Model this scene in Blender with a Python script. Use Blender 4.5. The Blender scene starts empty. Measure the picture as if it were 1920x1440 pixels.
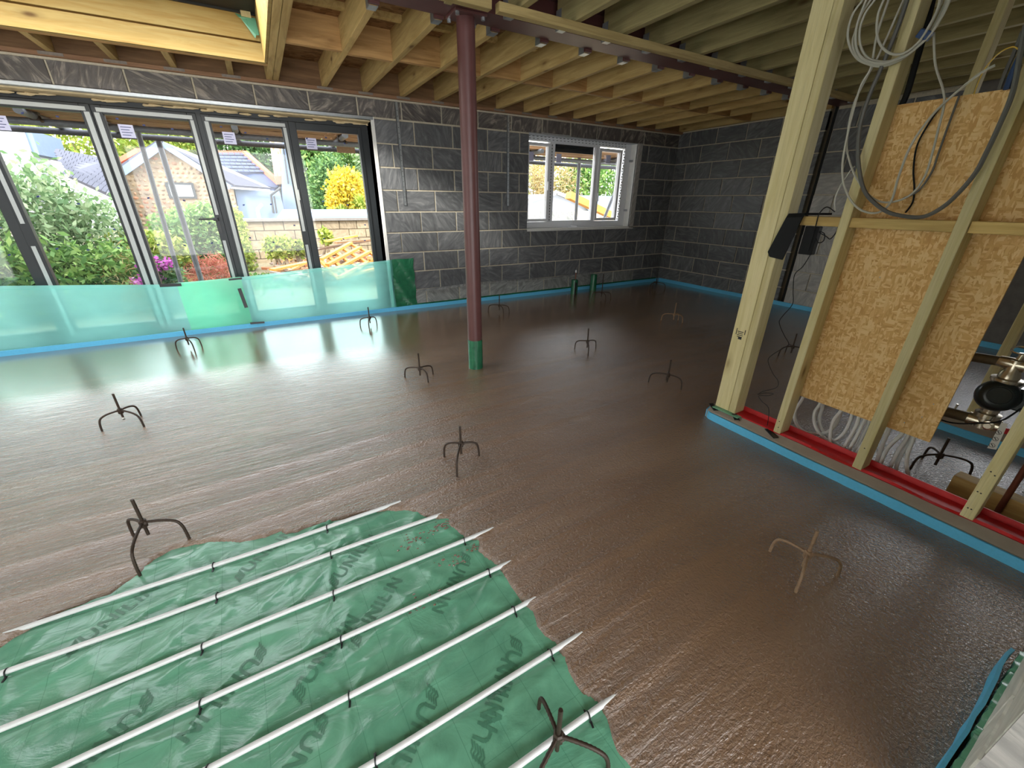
import bpy, bmesh, math, random
import numpy as np
from mathutils import Matrix, Vector
random.seed(7); rng = np.random.default_rng(11)
SC = bpy.context.scene
COL = SC.collection

# ------------------------------------------------------------------ camera
FPX = 759.016
CAM = np.array([0.0, 0.0, 1.2456])
ROT = np.array([[0.8675396212691474, -0.4972944443652034, 0.008558103276298733],
                [-0.19760960891460552, -0.3604220470693956, -0.9116174583951995],
                [0.45642682654813455, 0.7891731011570339, -0.41095056687804826]])
cd = bpy.data.cameras.new('camera'); cam = bpy.data.objects.new('camera', cd); COL.objects.link(cam)
r, d_, f_ = [Vector(v) for v in ROT]
m = Matrix.Identity(4)
for i in range(3):
    m[i][0] = r[i]; m[i][1] = -d_[i]; m[i][2] = -f_[i]; m[i][3] = CAM[i]
cam.matrix_world = m
cd.sensor_width = 36.0; cd.lens = FPX / 1920 * 36; cd.clip_start = 0.02; cd.clip_end = 200
SC.camera = cam

# ------------------------------------------------------------------ sky, light, exposure
EXPOSURE = 1.4
SC.view_settings.view_transform = 'Standard'; SC.view_settings.look = 'None'
SC.view_settings.exposure = EXPOSURE; SC.view_settings.gamma = 1.0
SC.view_settings.use_curve_mapping = False
W = bpy.data.worlds.new('overcast_sky'); SC.world = W; W.use_nodes = True
nt = W.node_tree; nt.nodes.clear()
tc = nt.nodes.new('ShaderNodeTexCoord'); sp = nt.nodes.new('ShaderNodeSeparateXYZ')
rp = nt.nodes.new('ShaderNodeValToRGB'); bg = nt.nodes.new('ShaderNodeBackground'); wo = nt.nodes.new('ShaderNodeOutputWorld')
nt.links.new(tc.outputs['Generated'], sp.inputs[0]); nt.links.new(sp.outputs['Z'], rp.inputs[0])
nt.links.new(rp.outputs[0], bg.inputs[0]); nt.links.new(bg.outputs[0], wo.inputs[0])
rp.color_ramp.elements[0].position = 0.0; rp.color_ramp.elements[0].color = (0.97, 0.99, 1.0, 1)
rp.color_ramp.elements[1].position = 1.0; rp.color_ramp.elements[1].color = (0.86, 0.92, 1.0, 1)
bg.inputs[1].default_value = 2.8
sun = bpy.data.lights.new('hazy_sun', 'SUN'); sun.energy = 3.0; sun.angle = math.radians(9); sun.color = (1, 0.95, 0.86)
so = bpy.data.objects.new('hazy_sun', sun); COL.objects.link(so)
so.rotation_euler = Vector((1.6, 1.0, -0.87)).to_track_quat('-Z', 'Y').to_euler()

def portal(name, loc, rot, sx, sy):
    l = bpy.data.lights.new(name, 'AREA'); l.shape = 'RECTANGLE'; l.size = sx; l.size_y = sy; l.energy = 1
    l.cycles.is_portal = True
    o = bpy.data.objects.new(name, l); COL.objects.link(o); o.location = loc; o.rotation_euler = rot
R = math.radians
portal('portal_doors', (-1.05, 5.36, 1.0), (R(-90), 0, 0), 4.4, 2.1)
portal('portal_left', (-3.95, 1.55, 1.05), (0, R(-90), 0), 2.2, 2.9)
portal('portal_window', (4.12, 5.36, 1.46), (R(-90), 0, 0), 2.0, 1.15)
portal('portal_side_window', (5.95, 0.62, 1.5), (0, R(90), 0), 1.2, 1.1)
portal('portal_rooflight', (-1.0, 3.6, 2.66), (0, 0, 0), 2.7, 1.3)
portal('portal_added_hall', (-0.1, -2.75, 1.1), (R(90), 0, 0), 4.6, 2.4)

# ------------------------------------------------------------------ helpers
def s2l(c):
    return tuple(((x / 12.92) if x <= 0.04045 else ((x + 0.055) / 1.055) ** 2.4) for x in c)
def rgb(r, g, b): return s2l((r / 255, g / 255, b / 255))

def mat(name, col, rough=0.6, metal=0.0, spec=0.5):
    M = bpy.data.materials.new(name); M.use_nodes = True
    n = M.node_tree; b = n.nodes['Principled BSDF']
    b.inputs['Base Color'].default_value = (*col, 1); b.inputs['Roughness'].default_value = rough
    b.inputs['Metallic'].default_value = metal; b.inputs['Specular IOR Level'].default_value = spec
    return M, n, b
def node(n, t, **k):
    x = n.nodes.new(t)
    for a, v in k.items(): setattr(x, a, v)
    return x
def coords(n, scale=(1, 1, 1), kind='Object', rot=(0, 0, 0)):
    t = node(n, 'ShaderNodeTexCoord'); mp = node(n, 'ShaderNodeMapping')
    mp.inputs['Scale'].default_value = scale; mp.inputs['Rotation'].default_value = rot
    n.links.new(t.outputs[kind], mp.inputs['Vector']); return mp.outputs[0]
def noise(n, vec, scale, detail=4, rough=0.55, dist=0.0):
    x = node(n, 'ShaderNodeTexNoise'); x.inputs['Scale'].default_value = scale
    x.inputs['Detail'].default_value = detail; x.inputs['Roughness'].default_value = rough
    x.inputs['Distortion'].default_value = dist; n.links.new(vec, x.inputs['Vector']); return x.outputs['Fac']
def ramp(n, fac, stops):
    x = node(n, 'ShaderNodeValToRGB'); e = x.color_ramp.elements
    while len(e) < len(stops): e.new(0.5)
    for i, (p, c) in enumerate(stops):
        e[i].position = p; e[i].color = (*c, 1) if len(c) == 3 else c
    n.links.new(fac, x.inputs[0]); return x.outputs[0]
def mixc(n, a, b, fac, mode='MIX'):
    x = node(n, 'ShaderNodeMix', data_type='RGBA', blend_type=mode)
    for s, v in ((x.inputs[6], a), (x.inputs[7], b)):
        if hasattr(v, 'is_linked') or hasattr(v, 'links'): n.links.new(v, s)
        else: s.default_value = (*v, 1)
    if hasattr(fac, 'links'): n.links.new(fac, x.inputs[0])
    else: x.inputs[0].default_value = fac
    return x.outputs[2]
def math_(n, op, a, b=0.5, c=None, clamp=False):
    x = node(n, 'ShaderNodeMath', operation=op); x.use_clamp = clamp
    for i, v in enumerate((a, b, c)):
        if v is None: continue
        if hasattr(v, 'links'): n.links.new(v, x.inputs[i])
        else: x.inputs[i].default_value = v
    return x.outputs[0]
def bump(n, b, h, dist, strength=1.0):
    x = node(n, 'ShaderNodeBump'); x.inputs['Distance'].default_value = dist
    if hasattr(strength, 'links'): n.links.new(strength, x.inputs['Strength'])
    else: x.inputs['Strength'].default_value = strength
    n.links.new(h, x.inputs['Height']); n.links.new(x.outputs[0], b.inputs['Normal']); return x
def vary(n, col, amt=0.3):
    oi = node(n, 'ShaderNodeObjectInfo')
    v = math_(n, 'MULTIPLY_ADD', oi.outputs['Random'], amt, 1 - amt / 2)
    h = node(n, 'ShaderNodeHueSaturation'); n.links.new(v, h.inputs['Value'])
    if hasattr(col, 'links'): n.links.new(col, h.inputs['Color'])
    else: h.inputs['Color'].default_value = (*col, 1)
    return h.outputs[0]

class MB:
    """collects boxes, prisms and tubes and links them as one mesh object"""
    def __init__(s): s.v = []; s.f = []
    def add(s, vs, fs):
        o = len(s.v); s.v += [tuple(map(float, v)) for v in vs]; s.f += [tuple(i + o for i in f) for f in fs]; return s
    def box(s, a, b):
        x0, y0, z0 = [min(a[i], b[i]) for i in range(3)]; x1, y1, z1 = [max(a[i], b[i]) for i in range(3)]
        vs = [(x0, y0, z0), (x1, y0, z0), (x1, y1, z0), (x0, y1, z0), (x0, y0, z1), (x1, y0, z1), (x1, y1, z1), (x0, y1, z1)]
        return s.add(vs, [(0, 3, 2, 1), (4, 5, 6, 7), (0, 1, 5, 4), (1, 2, 6, 5), (2, 3, 7, 6), (3, 0, 4, 7)])
    def obox(s, c, ax, ay, az, hx, hy, hz):
        c = Vector(c); ax = Vector(ax).normalized(); ay = Vector(ay).normalized(); az = Vector(az).normalized()
        vs = [c + ax * hx * i + ay * hy * j + az * hz * k for k in (-1, 1) for i, j in ((-1, -1), (1, -1), (1, 1), (-1, 1))]
        return s.add(vs, [(0, 3, 2, 1), (4, 5, 6, 7), (0, 1, 5, 4), (1, 2, 6, 5), (2, 3, 7, 6), (3, 0, 4, 7)])
    def bar(s, p, q, w, h, up=(0, 0, 1)):
        p = Vector(p); q = Vector(q); ax = (q - p).normalized(); ay = Vector(up).cross(ax)
        if ay.length < 1e-4: ay = Vector((1, 0, 0)).cross(ax)
        ay.normalize(); az = ax.cross(ay)
        return s.obox((p + q) / 2, ax, ay, az, (q - p).length / 2, w / 2, h / 2)
    def prism(s, poly, vec):
        n = len(poly); vec = Vector(vec); vs = [Vector(p) for p in poly] + [Vector(p) + vec for p in poly]
        return s.add(vs, [tuple(range(n - 1, -1, -1)), tuple(range(n, 2 * n))] + [(i, (i + 1) % n, n + (i + 1) % n, n + i) for i in range(n)])
    def tube(s, pts, r, seg=8, rib=0.0, ribn=2):
        P = [Vector(p) for p in pts]; rings = []
        t0 = (P[1] - P[0]).normalized(); u = t0.orthogonal().normalized()
        for i, p in enumerate(P):
            t = (P[min(i + 1, len(P) - 1)] - P[max(i - 1, 0)]).normalized()
            u = (u - t * u.dot(t)).normalized(); w = t.cross(u)
            rr = r[i] if isinstance(r, (list, tuple)) else r
            if rib and i % ribn == 0: rr += rib
            rings.append([p + (u * math.cos(2 * math.pi * k / seg) + w * math.sin(2 * math.pi * k / seg)) * rr for k in range(seg)])
        vs = [v for q in rings for v in q]; fs = []
        for i in range(len(P) - 1):
            for k in range(seg):
                a = i * seg + k; b = i * seg + (k + 1) % seg; fs.append((a, b, b + seg, a + seg))
        fs.append(tuple(range(seg - 1, -1, -1))); fs.append(tuple((len(P) - 1) * seg + k for k in range(seg)))
        return s.add(vs, fs)
    def lathe(s, c, axis, prof, seg=20):
        c = Vector(c); ax = Vector(axis).normalized(); u = ax.orthogonal().normalized(); w = ax.cross(u); vs = []; fs = []
        for h, rr in prof:
            vs += [c + ax * h + (u * math.cos(2 * math.pi * k / seg) + w * math.sin(2 * math.pi * k / seg)) * rr for k in range(seg)]
        for i in range(len(prof) - 1):
            for k in range(seg):
                a = i * seg + k; b = i * seg + (k + 1) % seg; fs.append((a, b, b + seg, a + seg))
        fs.append(tuple(range(seg - 1, -1, -1))); fs.append(tuple((len(prof) - 1) * seg + k for k in range(seg)))
        return s.add(vs, fs)
    def build(s, name, m, parent=None, smooth=False, bevel=0.0, local=False):
        me = bpy.data.meshes.new(name); me.from_pydata(s.v, [], s.f); me.validate(); 
        return link(name, me, m, parent, smooth, bevel, local)

def link(name, me, m, parent=None, smooth=False, bevel=0.0, local=False):
    if m is not None and len(me.materials) == 0: me.materials.append(m)
    if smooth:
        me.polygons.foreach_set('use_smooth', [True] * len(me.polygons))
        try: me.set_sharp_from_angle(angle=R(50))
        except Exception: pass
    o = bpy.data.objects.new(name, me); COL.objects.link(o)
    if parent is not None:
        o.parent = parent
        if not local: o.matrix_parent_inverse = Matrix.Translation(parent.location).inverted()
    if bevel:
        b = o.modifiers.new('bevel', 'BEVEL'); b.width = bevel; b.segments = 2; b.limit_method = 'ANGLE'
    return o
def tag(o, label=None, cat=None, group=None, kind=None):
    if label: o['label'] = label
    if cat: o['category'] = cat
    if group: o['group'] = group
    if kind: o['kind'] = kind
    return o
def empty(name, loc=(0, 0, 0), rz=0):
    o = bpy.data.objects.new(name, None); COL.objects.link(o); o.location = loc; o.rotation_euler.z = rz; o.empty_display_size = .1; return o
def copy_tree(o, parent=None):
    c = o.copy(); COL.objects.link(c)
    if parent is not None: c.parent = parent
    for ch in list(o.children): copy_tree(ch, c)
    return c
def at(u, v, axis, val):
    """a measured picture point turned into a point of the world on the plane where the thing stands"""
    d = ROT.T @ np.array([(u - 960) / FPX, (v - 720) / FPX, 1.0]); t = (val - CAM[axis]) / d[axis]
    return tuple((CAM + d * t).tolist())
def smooth_path(pts, n=6):
    P = [Vector(p) for p in pts]; out = []
    for i in range(len(P) - 1):
        a = P[max(i - 1, 0)]; b = P[i]; c = P[i + 1]; d = P[min(i + 2, len(P) - 1)]
        for k in range(n):
            t = k / n
            out.append(0.5 * ((2 * b) + (c - a) * t + (2 * a - 5 * b + 4 * c - d) * t * t + (3 * b - a - 3 * c + d) * t ** 3))
    out.append(P[-1]); return out

# ------------------------------------------------------------------ materials
def timber(name, c1, c2, axis, rough=0.65, knots=True, rnd=.3):
    M, n, b = mat(name, c1, rough, spec=.25)
    sc = [9, 9, 9]; sc[axis] = 0.8
    v = coords(n, tuple(sc)); f = noise(n, v, 3.0, 6, .6, .8)
    c = ramp(n, f, [(0.3, c2), (0.62, c1)])
    v2 = coords(n, tuple(70 if i != axis else 1.5 for i in range(3))); g = noise(n, v2, 3, 2, .5)
    c = mixc(n, c, tuple(x * .72 for x in c1), ramp(n, g, [(.5, (0, 0, 0)), (.8, (.6, .6, .6))]))
    if knots:
        vs = [7, 7, 7]; vs[axis] = 2.6
        vo = node(n, 'ShaderNodeTexVoronoi'); vo.inputs['Scale'].default_value = 1.0; n.links.new(coords(n, tuple(vs)), vo.inputs['Vector'])
        k = ramp(n, vo.outputs['Distance'], [(0.05, (1, 1, 1)), (0.13, (.25, .25, .25)), (.24, (0, 0, 0))])
        c = mixc(n, c, tuple(x * y for x, y in zip(c1, (.28, .2, .14))), k)
    n.links.new(vary(n, c, rnd), b.inputs['Base Color'])
    bump(n, b, g, .0015, .5); return M
C_STUD = rgb(214, 202, 156); C_STUD2 = rgb(196, 182, 128)
T_stud = timber('green_treated_pine_upright', C_STUD, C_STUD2, 2)
T_stud_y = timber('green_treated_pine_rail', rgb(205, 176, 112), rgb(178, 145, 84), 1)
T_joist = timber('sawn_pine_joist', rgb(196, 168, 112), rgb(164, 134, 80), 1)
T_joist_g = timber('greenish_treated_joist', rgb(154, 142, 100), rgb(122, 110, 74), 1)
T_nog = timber('sawn_pine_noggin', rgb(188, 148, 96), rgb(150, 112, 66), 0)
T_plate = timber('reddish_wall_plate', rgb(160, 122, 92), rgb(132, 98, 72), 0)
T_rim = timber('dull_rim_board', rgb(128, 98, 68), rgb(100, 74, 50), 0)
T_bright = timber('fresh_pine_upstand', rgb(176, 152, 94), rgb(158, 126, 66), 0, rnd=.12)
T_board = timber('weathered_boards', rgb(150, 116, 84), rgb(106, 78, 54), 0)
T_new = timber('new_orange_battens', rgb(206, 150, 74), rgb(184, 122, 54), 0, knots=False)
T_old = timber('old_brown_planks', rgb(110, 88, 70), rgb(84, 66, 52), 0)

def osb(name, c1, c2, c3, sc=22, rnd=.08):
    M, n, b = mat(name, c1, .7, spec=.2)
    outs = []
    for i, rt in enumerate(((.6, 0, .3), (-.7, .3, 1.2), (.2, .8, 2.2))):
        v = coords(n, (1, 2.6, .7) if i != 1 else (1, .8, 2.4), rot=rt)
        vo = node(n, 'ShaderNodeTexVoronoi'); vo.inputs['Scale'].default_value = sc; vo.inputs['Randomness'].default_value = 1
        n.links.new(v, vo.inputs['Vector']); s = node(n, 'ShaderNodeSeparateColor'); n.links.new(vo.outputs['Color'], s.inputs[0]); outs.append(s.outputs[i])
    big = noise(n, coords(n), 9, 2)
    m1 = math_(n, 'GREATER_THAN', outs[0], .5); a = mixc(n, outs[1], outs[2], m1)
    c = ramp(n, a, [(0.0, c2), (.45, c1), (.8, c3)])
    c = mixc(n, c, c2, math_(n, 'MULTIPLY', big, .3))
    n.links.new(vary(n, c, rnd), b.inputs['Base Color']); bump(n, b, a, .002, .5); return M
M_osb = osb('oriented_strand_board', rgb(222, 180, 118), rgb(200, 154, 94), rgb(238, 206, 150), 48)
M_deck = osb('dark_roof_deck_board', rgb(134, 98, 62), rgb(104, 74, 46), rgb(150, 116, 80), 14)

def blockmat(name, ca, cb, cc, wave=.5, rnd=.35):
    M, n, b = mat(name, ca, .5, spec=.55)
    oi = node(n, 'ShaderNodeObjectInfo')
    t = node(n, 'ShaderNodeTexCoord'); mp = node(n, 'ShaderNodeMapping'); n.links.new(t.outputs['Object'], mp.inputs['Vector'])
    cmb = node(n, 'ShaderNodeCombineXYZ'); n.links.new(math_(n, 'MULTIPLY', oi.outputs['Random'], 40), cmb.inputs[0])
    n.links.new(math_(n, 'MULTIPLY', oi.outputs['Random'], 17), cmb.inputs[2]); n.links.new(cmb.outputs[0], mp.inputs['Location'])
    rt = node(n, 'ShaderNodeCombineXYZ'); ang = math_(n, 'MULTIPLY_ADD', oi.outputs['Random'], 2.4, -1.2)
    n.links.new(ang, rt.inputs[1]); n.links.new(ang, rt.inputs[0]); n.links.new(rt.outputs[0], mp.inputs['Rotation'])
    m2 = node(n, 'ShaderNodeMapping'); m2.inputs['Scale'].default_value = (1.3, 1.3, 5); n.links.new(mp.outputs[0], m2.inputs['Vector'])
    f = noise(n, m2.outputs[0], 2.6, 6, .62, 2.2); g = noise(n, mp.outputs[0], 45, 4, .7)
    c = ramp(n, f, [(.36, ca), (.52, cb), (.68, cc)])
    c = mixc(n, c, tuple(x * 1.5 for x in cb), ramp(n, g, [(.62, (0, 0, 0)), (.75, (.4, .4, .4))]))
    n.links.new(vary(n, c, rnd), b.inputs['Base Color'])
    h = math_(n, 'ADD', math_(n, 'MULTIPLY', f, 1.0), math_(n, 'MULTIPLY', g, .25)); bump(n, b, h, .012, wave)
    n.links.new(math_(n, 'MULTIPLY_ADD', f, .3, .34), b.inputs['Roughness'])
    return M
M_block = blockmat('dark_dense_concrete_block', rgb(82, 84, 87), rgb(98, 100, 102), rgb(122, 124, 125), .22)
M_block_smear = blockmat('mortar_smeared_cut_block', rgb(72, 68, 66), rgb(92, 87, 83), rgb(150, 142, 132), .5)
M_block_pale = blockmat('pale_grey_block', rgb(150, 148, 144), rgb(168, 165, 160), rgb(188, 184, 178), .3, .15)
M_block_chalk = blockmat('chalky_white_block', rgb(206, 204, 194), rgb(222, 220, 210), rgb(236, 234, 226), .3, .08)
M_block_low = blockmat('grey_footing_block', rgb(112, 114, 112), rgb(138, 140, 138), rgb(165, 166, 162), .35, .3)
M_block_garden = blockmat('buff_garden_wall_block', rgb(118, 104, 82), rgb(136, 122, 98), rgb(152, 138, 114), .3, .2)
def simple(name, col, rough=.6, metal=0., ns=30, amt=.2, bd=.001, spec=.5, rnd=0., bs=.5):
    M, n, b = mat(name, col, rough, metal, spec)
    f = noise(n, coords(n), ns, 5); c = mixc(n, tuple(x * (1 - amt) for x in col), tuple(min(1, x * (1 + amt)) for x in col), f)
    if rnd: c = vary(n, c, rnd)
    n.links.new(c, b.inputs['Base Color']); bump(n, b, f, bd, bs); return M
M_mortar = simple('sandy_mortar', rgb(186, 178, 158), .9, ns=60, amt=.3, bd=.004)
M_render = simple('rough_grey_parging', rgb(112, 108, 104), .85, ns=14, amt=.35, bd=.01)
M_steel = simple('red_oxide_primer_steel', rgb(92, 56, 54), .42, ns=14, amt=.18, bd=.0001)
M_galv = simple('galvanised_steel', rgb(176, 182, 186), .35, .8, 40, .2, .0005)
M_dark = simple('anthracite_aluminium', rgb(30, 35, 38), .45, ns=20, amt=.1, bd=.0002)
M_bead = simple('silver_grey_bead', rgb(176, 180, 178), .45, .1, 20, .08, .0002)
M_upvc = simple('white_upvc', rgb(226, 228, 232), .35, ns=10, amt=.04, bd=.0002)
M_reveal = simple('white_reveal_board', rgb(222, 222, 218), .7, ns=12, amt=.08, bd=.001)
M_foamblue = simple('blue_edge_foam', rgb(96, 190, 232), .55, ns=90, amt=.12, bd=.001)
M_black = simple('black_rubber', rgb(22, 23, 25), .7, ns=60, amt=.3, bd=.0006, spec=.25)
M_tape = simple('black_tape', rgb(26, 28, 30), .4, ns=30, amt=.2, bd=.0004)
M_red = simple('red_membrane', rgb(196, 26, 30), .5, ns=22, amt=.3, bd=.004)
M_rebar = simple('rusty_rebar', rgb(58, 46, 36), .55, .3, 70, .5, .001)
M_rebar2 = simple('screed_splashed_rebar', rgb(140, 114, 88), .55, .2, 70, .5, .001)
M_pex = simple('white_plastic_pipe', rgb(214, 216, 214), .3, ns=60, amt=.07, bd=.0003)
M_cable = simple('grey_cable_sheath', rgb(178, 176, 164), .45, ns=50, amt=.1, bd=.0003)
M_cable2 = simple('dark_grey_cable_sheath', rgb(92, 92, 88), .45, ns=50, amt=.1, bd=.0003)
M_blue = simple('blue_tape', rgb(38, 66, 110), .4, ns=50, amt=.2, bd=.0003)
M_yellow = simple('yellow_cable', rgb(206, 170, 60), .45, ns=50, amt=.1, bd=.0003)
M_brass = simple('nickel_brass', rgb(196, 186, 168), .25, .9, 40, .2, .0004)
M_lag = simple('grey_brown_lagging', rgb(98, 88, 70), .6, .3, 40, .5, .002)
M_pumpb = simple('black_pump_plastic', rgb(20, 30, 32), .3, ns=40, amt=.2, bd=.0003)
M_label = simple('paper_label', rgb(222, 222, 216), .6, ns=30, amt=.05, bd=.0002)
M_ink = simple('black_ink', rgb(30, 32, 34), .6, ns=30, amt=.05, bd=.0001)
M_sticker = simple('lilac_sticker', rgb(206, 206, 232), .5, ns=30, amt=.08, bd=.0001)
M_bluedot = simple('navy_glazing_pad', rgb(26, 44, 104), .5, ns=30, amt=.1, bd=.0001)
M_copper = simple('brown_copper', rgb(120, 70, 50), .4, .5, 40, .3, .0004)
M_soffit = simple('foam_smeared_soffit', rgb(206, 186, 146), .8, ns=18, amt=.3, bd=.004)
M_wrap = simple('grey_plastic_kerb_wrap', rgb(150, 138, 124), .35, ns=9, amt=.25, bd=.006, bs=.7)
M_gapdark = simple('dark_cavity_sheet', rgb(26, 26, 28), .7, ns=9, amt=.3, bd=.004)

def plastic_sheet(name, c1, c2, sc=6, bd=.008, rough=.25):
    M, n, b = mat(name, c1, rough, spec=.55)
    f = noise(n, coords(n, (1, 1.7, 1)), sc, 6, .6, 1.4); c = ramp(n, f, [(.3, c2), (.7, c1)])
    n.links.new(c, b.inputs['Base Color']); bump(n, b, f, bd, .7); return M
M_green = plastic_sheet('green_vapour_membrane', rgb(118, 182, 150), rgb(94, 154, 126), 5, .006, .22)
M_greendark = plastic_sheet('dark_green_membrane', rgb(36, 112, 76), rgb(24, 84, 58), 7, .01)

def wet_screed():
    M, n, b = mat('wet_brown_screed', rgb(128, 98, 80), .2, spec=.6)
    v = coords(n); big = noise(n, coords(n, (.5, 1.6, 1)), 1.6, 5, .55, .8)
    c = ramp(n, big, [(.3, rgb(112, 86, 64)), (.7, rgb(134, 107, 82))])
    n.links.new(c, b.inputs['Base Color'])
    sx = node(n, 'ShaderNodeSeparateXYZ'); n.links.new(v, sx.inputs[0])
    # near the camera the fresh pour is grainy, further out it has levelled itself to a gloss
    near = node(n, 'ShaderNodeMapRange'); near.inputs[1].default_value = 3.9; near.inputs[2].default_value = 2.0
    near.inputs[3].default_value = 0; near.inputs[4].default_value = 1; n.links.new(sx.outputs[1], near.inputs[0])
    nearR = node(n, 'ShaderNodeMapRange'); nearR.inputs[1].default_value = .2; nearR.inputs[2].default_value = 1.2
    nearR.inputs[3].default_value = 0; nearR.inputs[4].default_value = 1; n.links.new(sx.outputs[0], nearR.inputs[0])
    grain = noise(n, v, 95, 3, .6, .3); fine = noise(n, v, 260, 2, .5)
    strk = noise(n, coords(n, (1.1, 10, 1), rot=(0, 0, R(8))), 4.2, 6, .62, 1.1)
    rip = noise(n, coords(n, (5, 12, 1), rot=(0, 0, R(6))), 8, 3, .55, .5)
    slow = noise(n, v, 3.0, 3, .5)
    h1 = math_(n, 'MULTIPLY', math_(n, 'MULTIPLY', grain, near.outputs[0]), .0060)
    h2 = math_(n, 'MULTIPLY', math_(n, 'MULTIPLY', strk, math_(n, 'MULTIPLY', near.outputs[0], math_(n, 'MULTIPLY_ADD', nearR.outputs[0], -.95, 1.0))), .013)
    h4 = math_(n, 'MULTIPLY', math_(n, 'MULTIPLY', rip, math_(n, 'MULTIPLY_ADD', near.outputs[0], math_(n, 'MULTIPLY_ADD', nearR.outputs[0], -.97, 1.0), .10)), .0042)
    h5 = math_(n, 'MULTIPLY', fine, .00030)
    h6 = math_(n, 'MULTIPLY', slow, .0008)
    h = math_(n, 'ADD', math_(n, 'ADD', h1, h2), math_(n, 'ADD', h4, math_(n, 'ADD', h5, h6)))
    bb = bump(n, b, h, 1.0, 1.0); n.links.new(bb.outputs[0], b.inputs['Coat Normal'])
    n.links.new(math_(n, 'MULTIPLY_ADD', near.outputs[0], .14, .09), b.inputs['Roughness']); b.inputs['Specular IOR Level'].default_value = 1.0; b.inputs['Coat Weight'].default_value = .75; b.inputs['Coat Roughness'].default_value = .13
    return M
M_screed = wet_screed()

def glass_mat(name='clear_pane', tint=(1, 1, 1), refl=.7):
    M = bpy.data.materials.new(name); M.use_nodes = True; n = M.node_tree; n.nodes.clear()
    o = node(n, 'ShaderNodeOutputMaterial'); t = node(n, 'ShaderNodeBsdfTransparent'); g = node(n, 'ShaderNodeBsdfGlossy')
    fr = node(n, 'ShaderNodeFresnel'); fr.inputs[0].default_value = 1.45; mx = node(n, 'ShaderNodeMixShader')
    g.inputs['Roughness'].default_value = .02; t.inputs[0].default_value = (*tint, 1)
    n.links.new(math_(n, 'MULTIPLY', fr.outputs[0], refl), mx.inputs[0]); n.links.new(t.outputs[0], mx.inputs[1]); n.links.new(g.outputs[0], mx.inputs[2]); n.links.new(mx.outputs[0], o.inputs[0]); return M
M_glass = glass_mat()
def film_mat(name, tint, diff, k):
    M = bpy.data.materials.new(name); M.use_nodes = True; n = M.node_tree; n.nodes.clear()
    o = node(n, 'ShaderNodeOutputMaterial'); t = node(n, 'ShaderNodeBsdfTransparent'); tl = node(n, 'ShaderNodeBsdfTranslucent')
    df = node(n, 'ShaderNodeBsdfDiffuse'); gl = node(n, 'ShaderNodeBsdfGlossy'); gl.inputs['Roughness'].default_value = .2
    t.inputs[0].default_value = (*tint, 1); tl.inputs[0].default_value = (*diff, 1); df.inputs[0].default_value = (*diff, 1)
    a = node(n, 'ShaderNodeMixShader'); a.inputs[0].default_value = .12; n.links.new(tl.outputs[0], a.inputs[1]); n.links.new(df.outputs[0], a.inputs[2])
    f = noise(n, coords(n, (1, 1, 2.2)), 2.2, 3, .5, .6)
    b = node(n, 'ShaderNodeMixShader'); n.links.new(math_(n, 'MULTIPLY_ADD', f, .25, k - .12), b.inputs[0]); n.links.new(t.outputs[0], b.inputs[1]); n.links.new(a.outputs[0], b.inputs[2])
    c = node(n, 'ShaderNodeMixShader'); c.inputs[0].default_value = .03; n.links.new(b.outputs[0], c.inputs[1]); n.links.new(gl.outputs[0], c.inputs[2])
    n.links.new(c.outputs[0], o.inputs[0]); return M
M_film = film_mat('translucent_aqua_film', (.72, .97, .95), rgb(160, 240, 230), .60)
M_film2 = film_mat('translucent_green_film', (.76, .97, .84), rgb(160, 244, 200), .6)

# ------------------------------------------------------------------ the room shell
YB, XR, ZC, ZJ = 5.037, 5.87, 2.235, 2.43       # back wall, right wall, joist underside, deck underside
XL, YN = -3.6, -0.10                            # left wall, near wall
DOOR = (-3.3, 1.19, -.2, 2.035)
WIN = (3.126, 5.11, .885, 2.045)
SWIN = (.06, 1.16, .9, 2.1)                     # assumed window in the right-hand wall (y0,y1,z0,z1), beyond the frame
FIN_X = [-1.9, 1.0]                             # assumed doorway at the camera, added to let daylight in

def wall_shell(name, rects, plane, front, back):
    mb = MB()
    for (a0, a1, z0, z1) in rects:
        if plane == 'y': mb.box((a0, front, z0), (a1, back, z1))
        else: mb.box((front, a0, z0), (back, a1, z1))
    return tag(mb.build(name, M_mortar), kind='structure')
wb = wall_shell('wall_back', [(XL - .2, DOOR[0], -.2, 2.5), (DOOR[0], DOOR[1], DOOR[3], 2.5), (DOOR[1], WIN[0], -.2, 2.5), (WIN[0], WIN[1], -.2, WIN[2]), (WIN[0], WIN[1], WIN[3], 2.5), (WIN[1], XR + .3, -.2, 2.5)], 'y', YB + .004, YB + .30)
wr = wall_shell('wall_right', [(2.96, YB + .006, -.2, 2.5), (SWIN[1], 2.88, -.2, 2.5), (-.4, SWIN[0], -.2, 2.5), (SWIN[0], SWIN[1], -.2, SWIN[2]), (SWIN[0], SWIN[1], SWIN[3], 2.5)], 'x', XR + .006, XR + .30)
MB().box((XR + .1, 2.88, -.2), (XR + .3, 2.96, 2.5)).build('cavity_closer', M_gapdark, wr)
LW = (.05, 3.0)       # opening added in the left wall, unseen, to let in side light
wl = tag(MB().box((XL - .3, -.4, -.2), (XL, LW[0], 2.5)).box((XL - .3, LW[1], -.2), (XL, YB + .3, 2.5)).box((XL - .3, LW[0], 2.15), (XL, LW[1], 2.5)).build('wall_left', M_block_low), kind='structure')
tag(MB().box((-6.3, -4.5, -.3), (-6.1, 6.0, 3.6)).build('wall_sun_blocker', M_block_chalk), kind='structure')  # unseen wall added to keep direct sun out of the left opening
wn = tag(MB().box((XL - .2, YN - .22, -.2), (FIN_X[0], YN, 2.5)).box((FIN_X[1] + .05, YN - .22, -.2), (XR + .3, YN, 2.5)).build('wall_near', M_block_pale), kind='structure')
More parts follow.
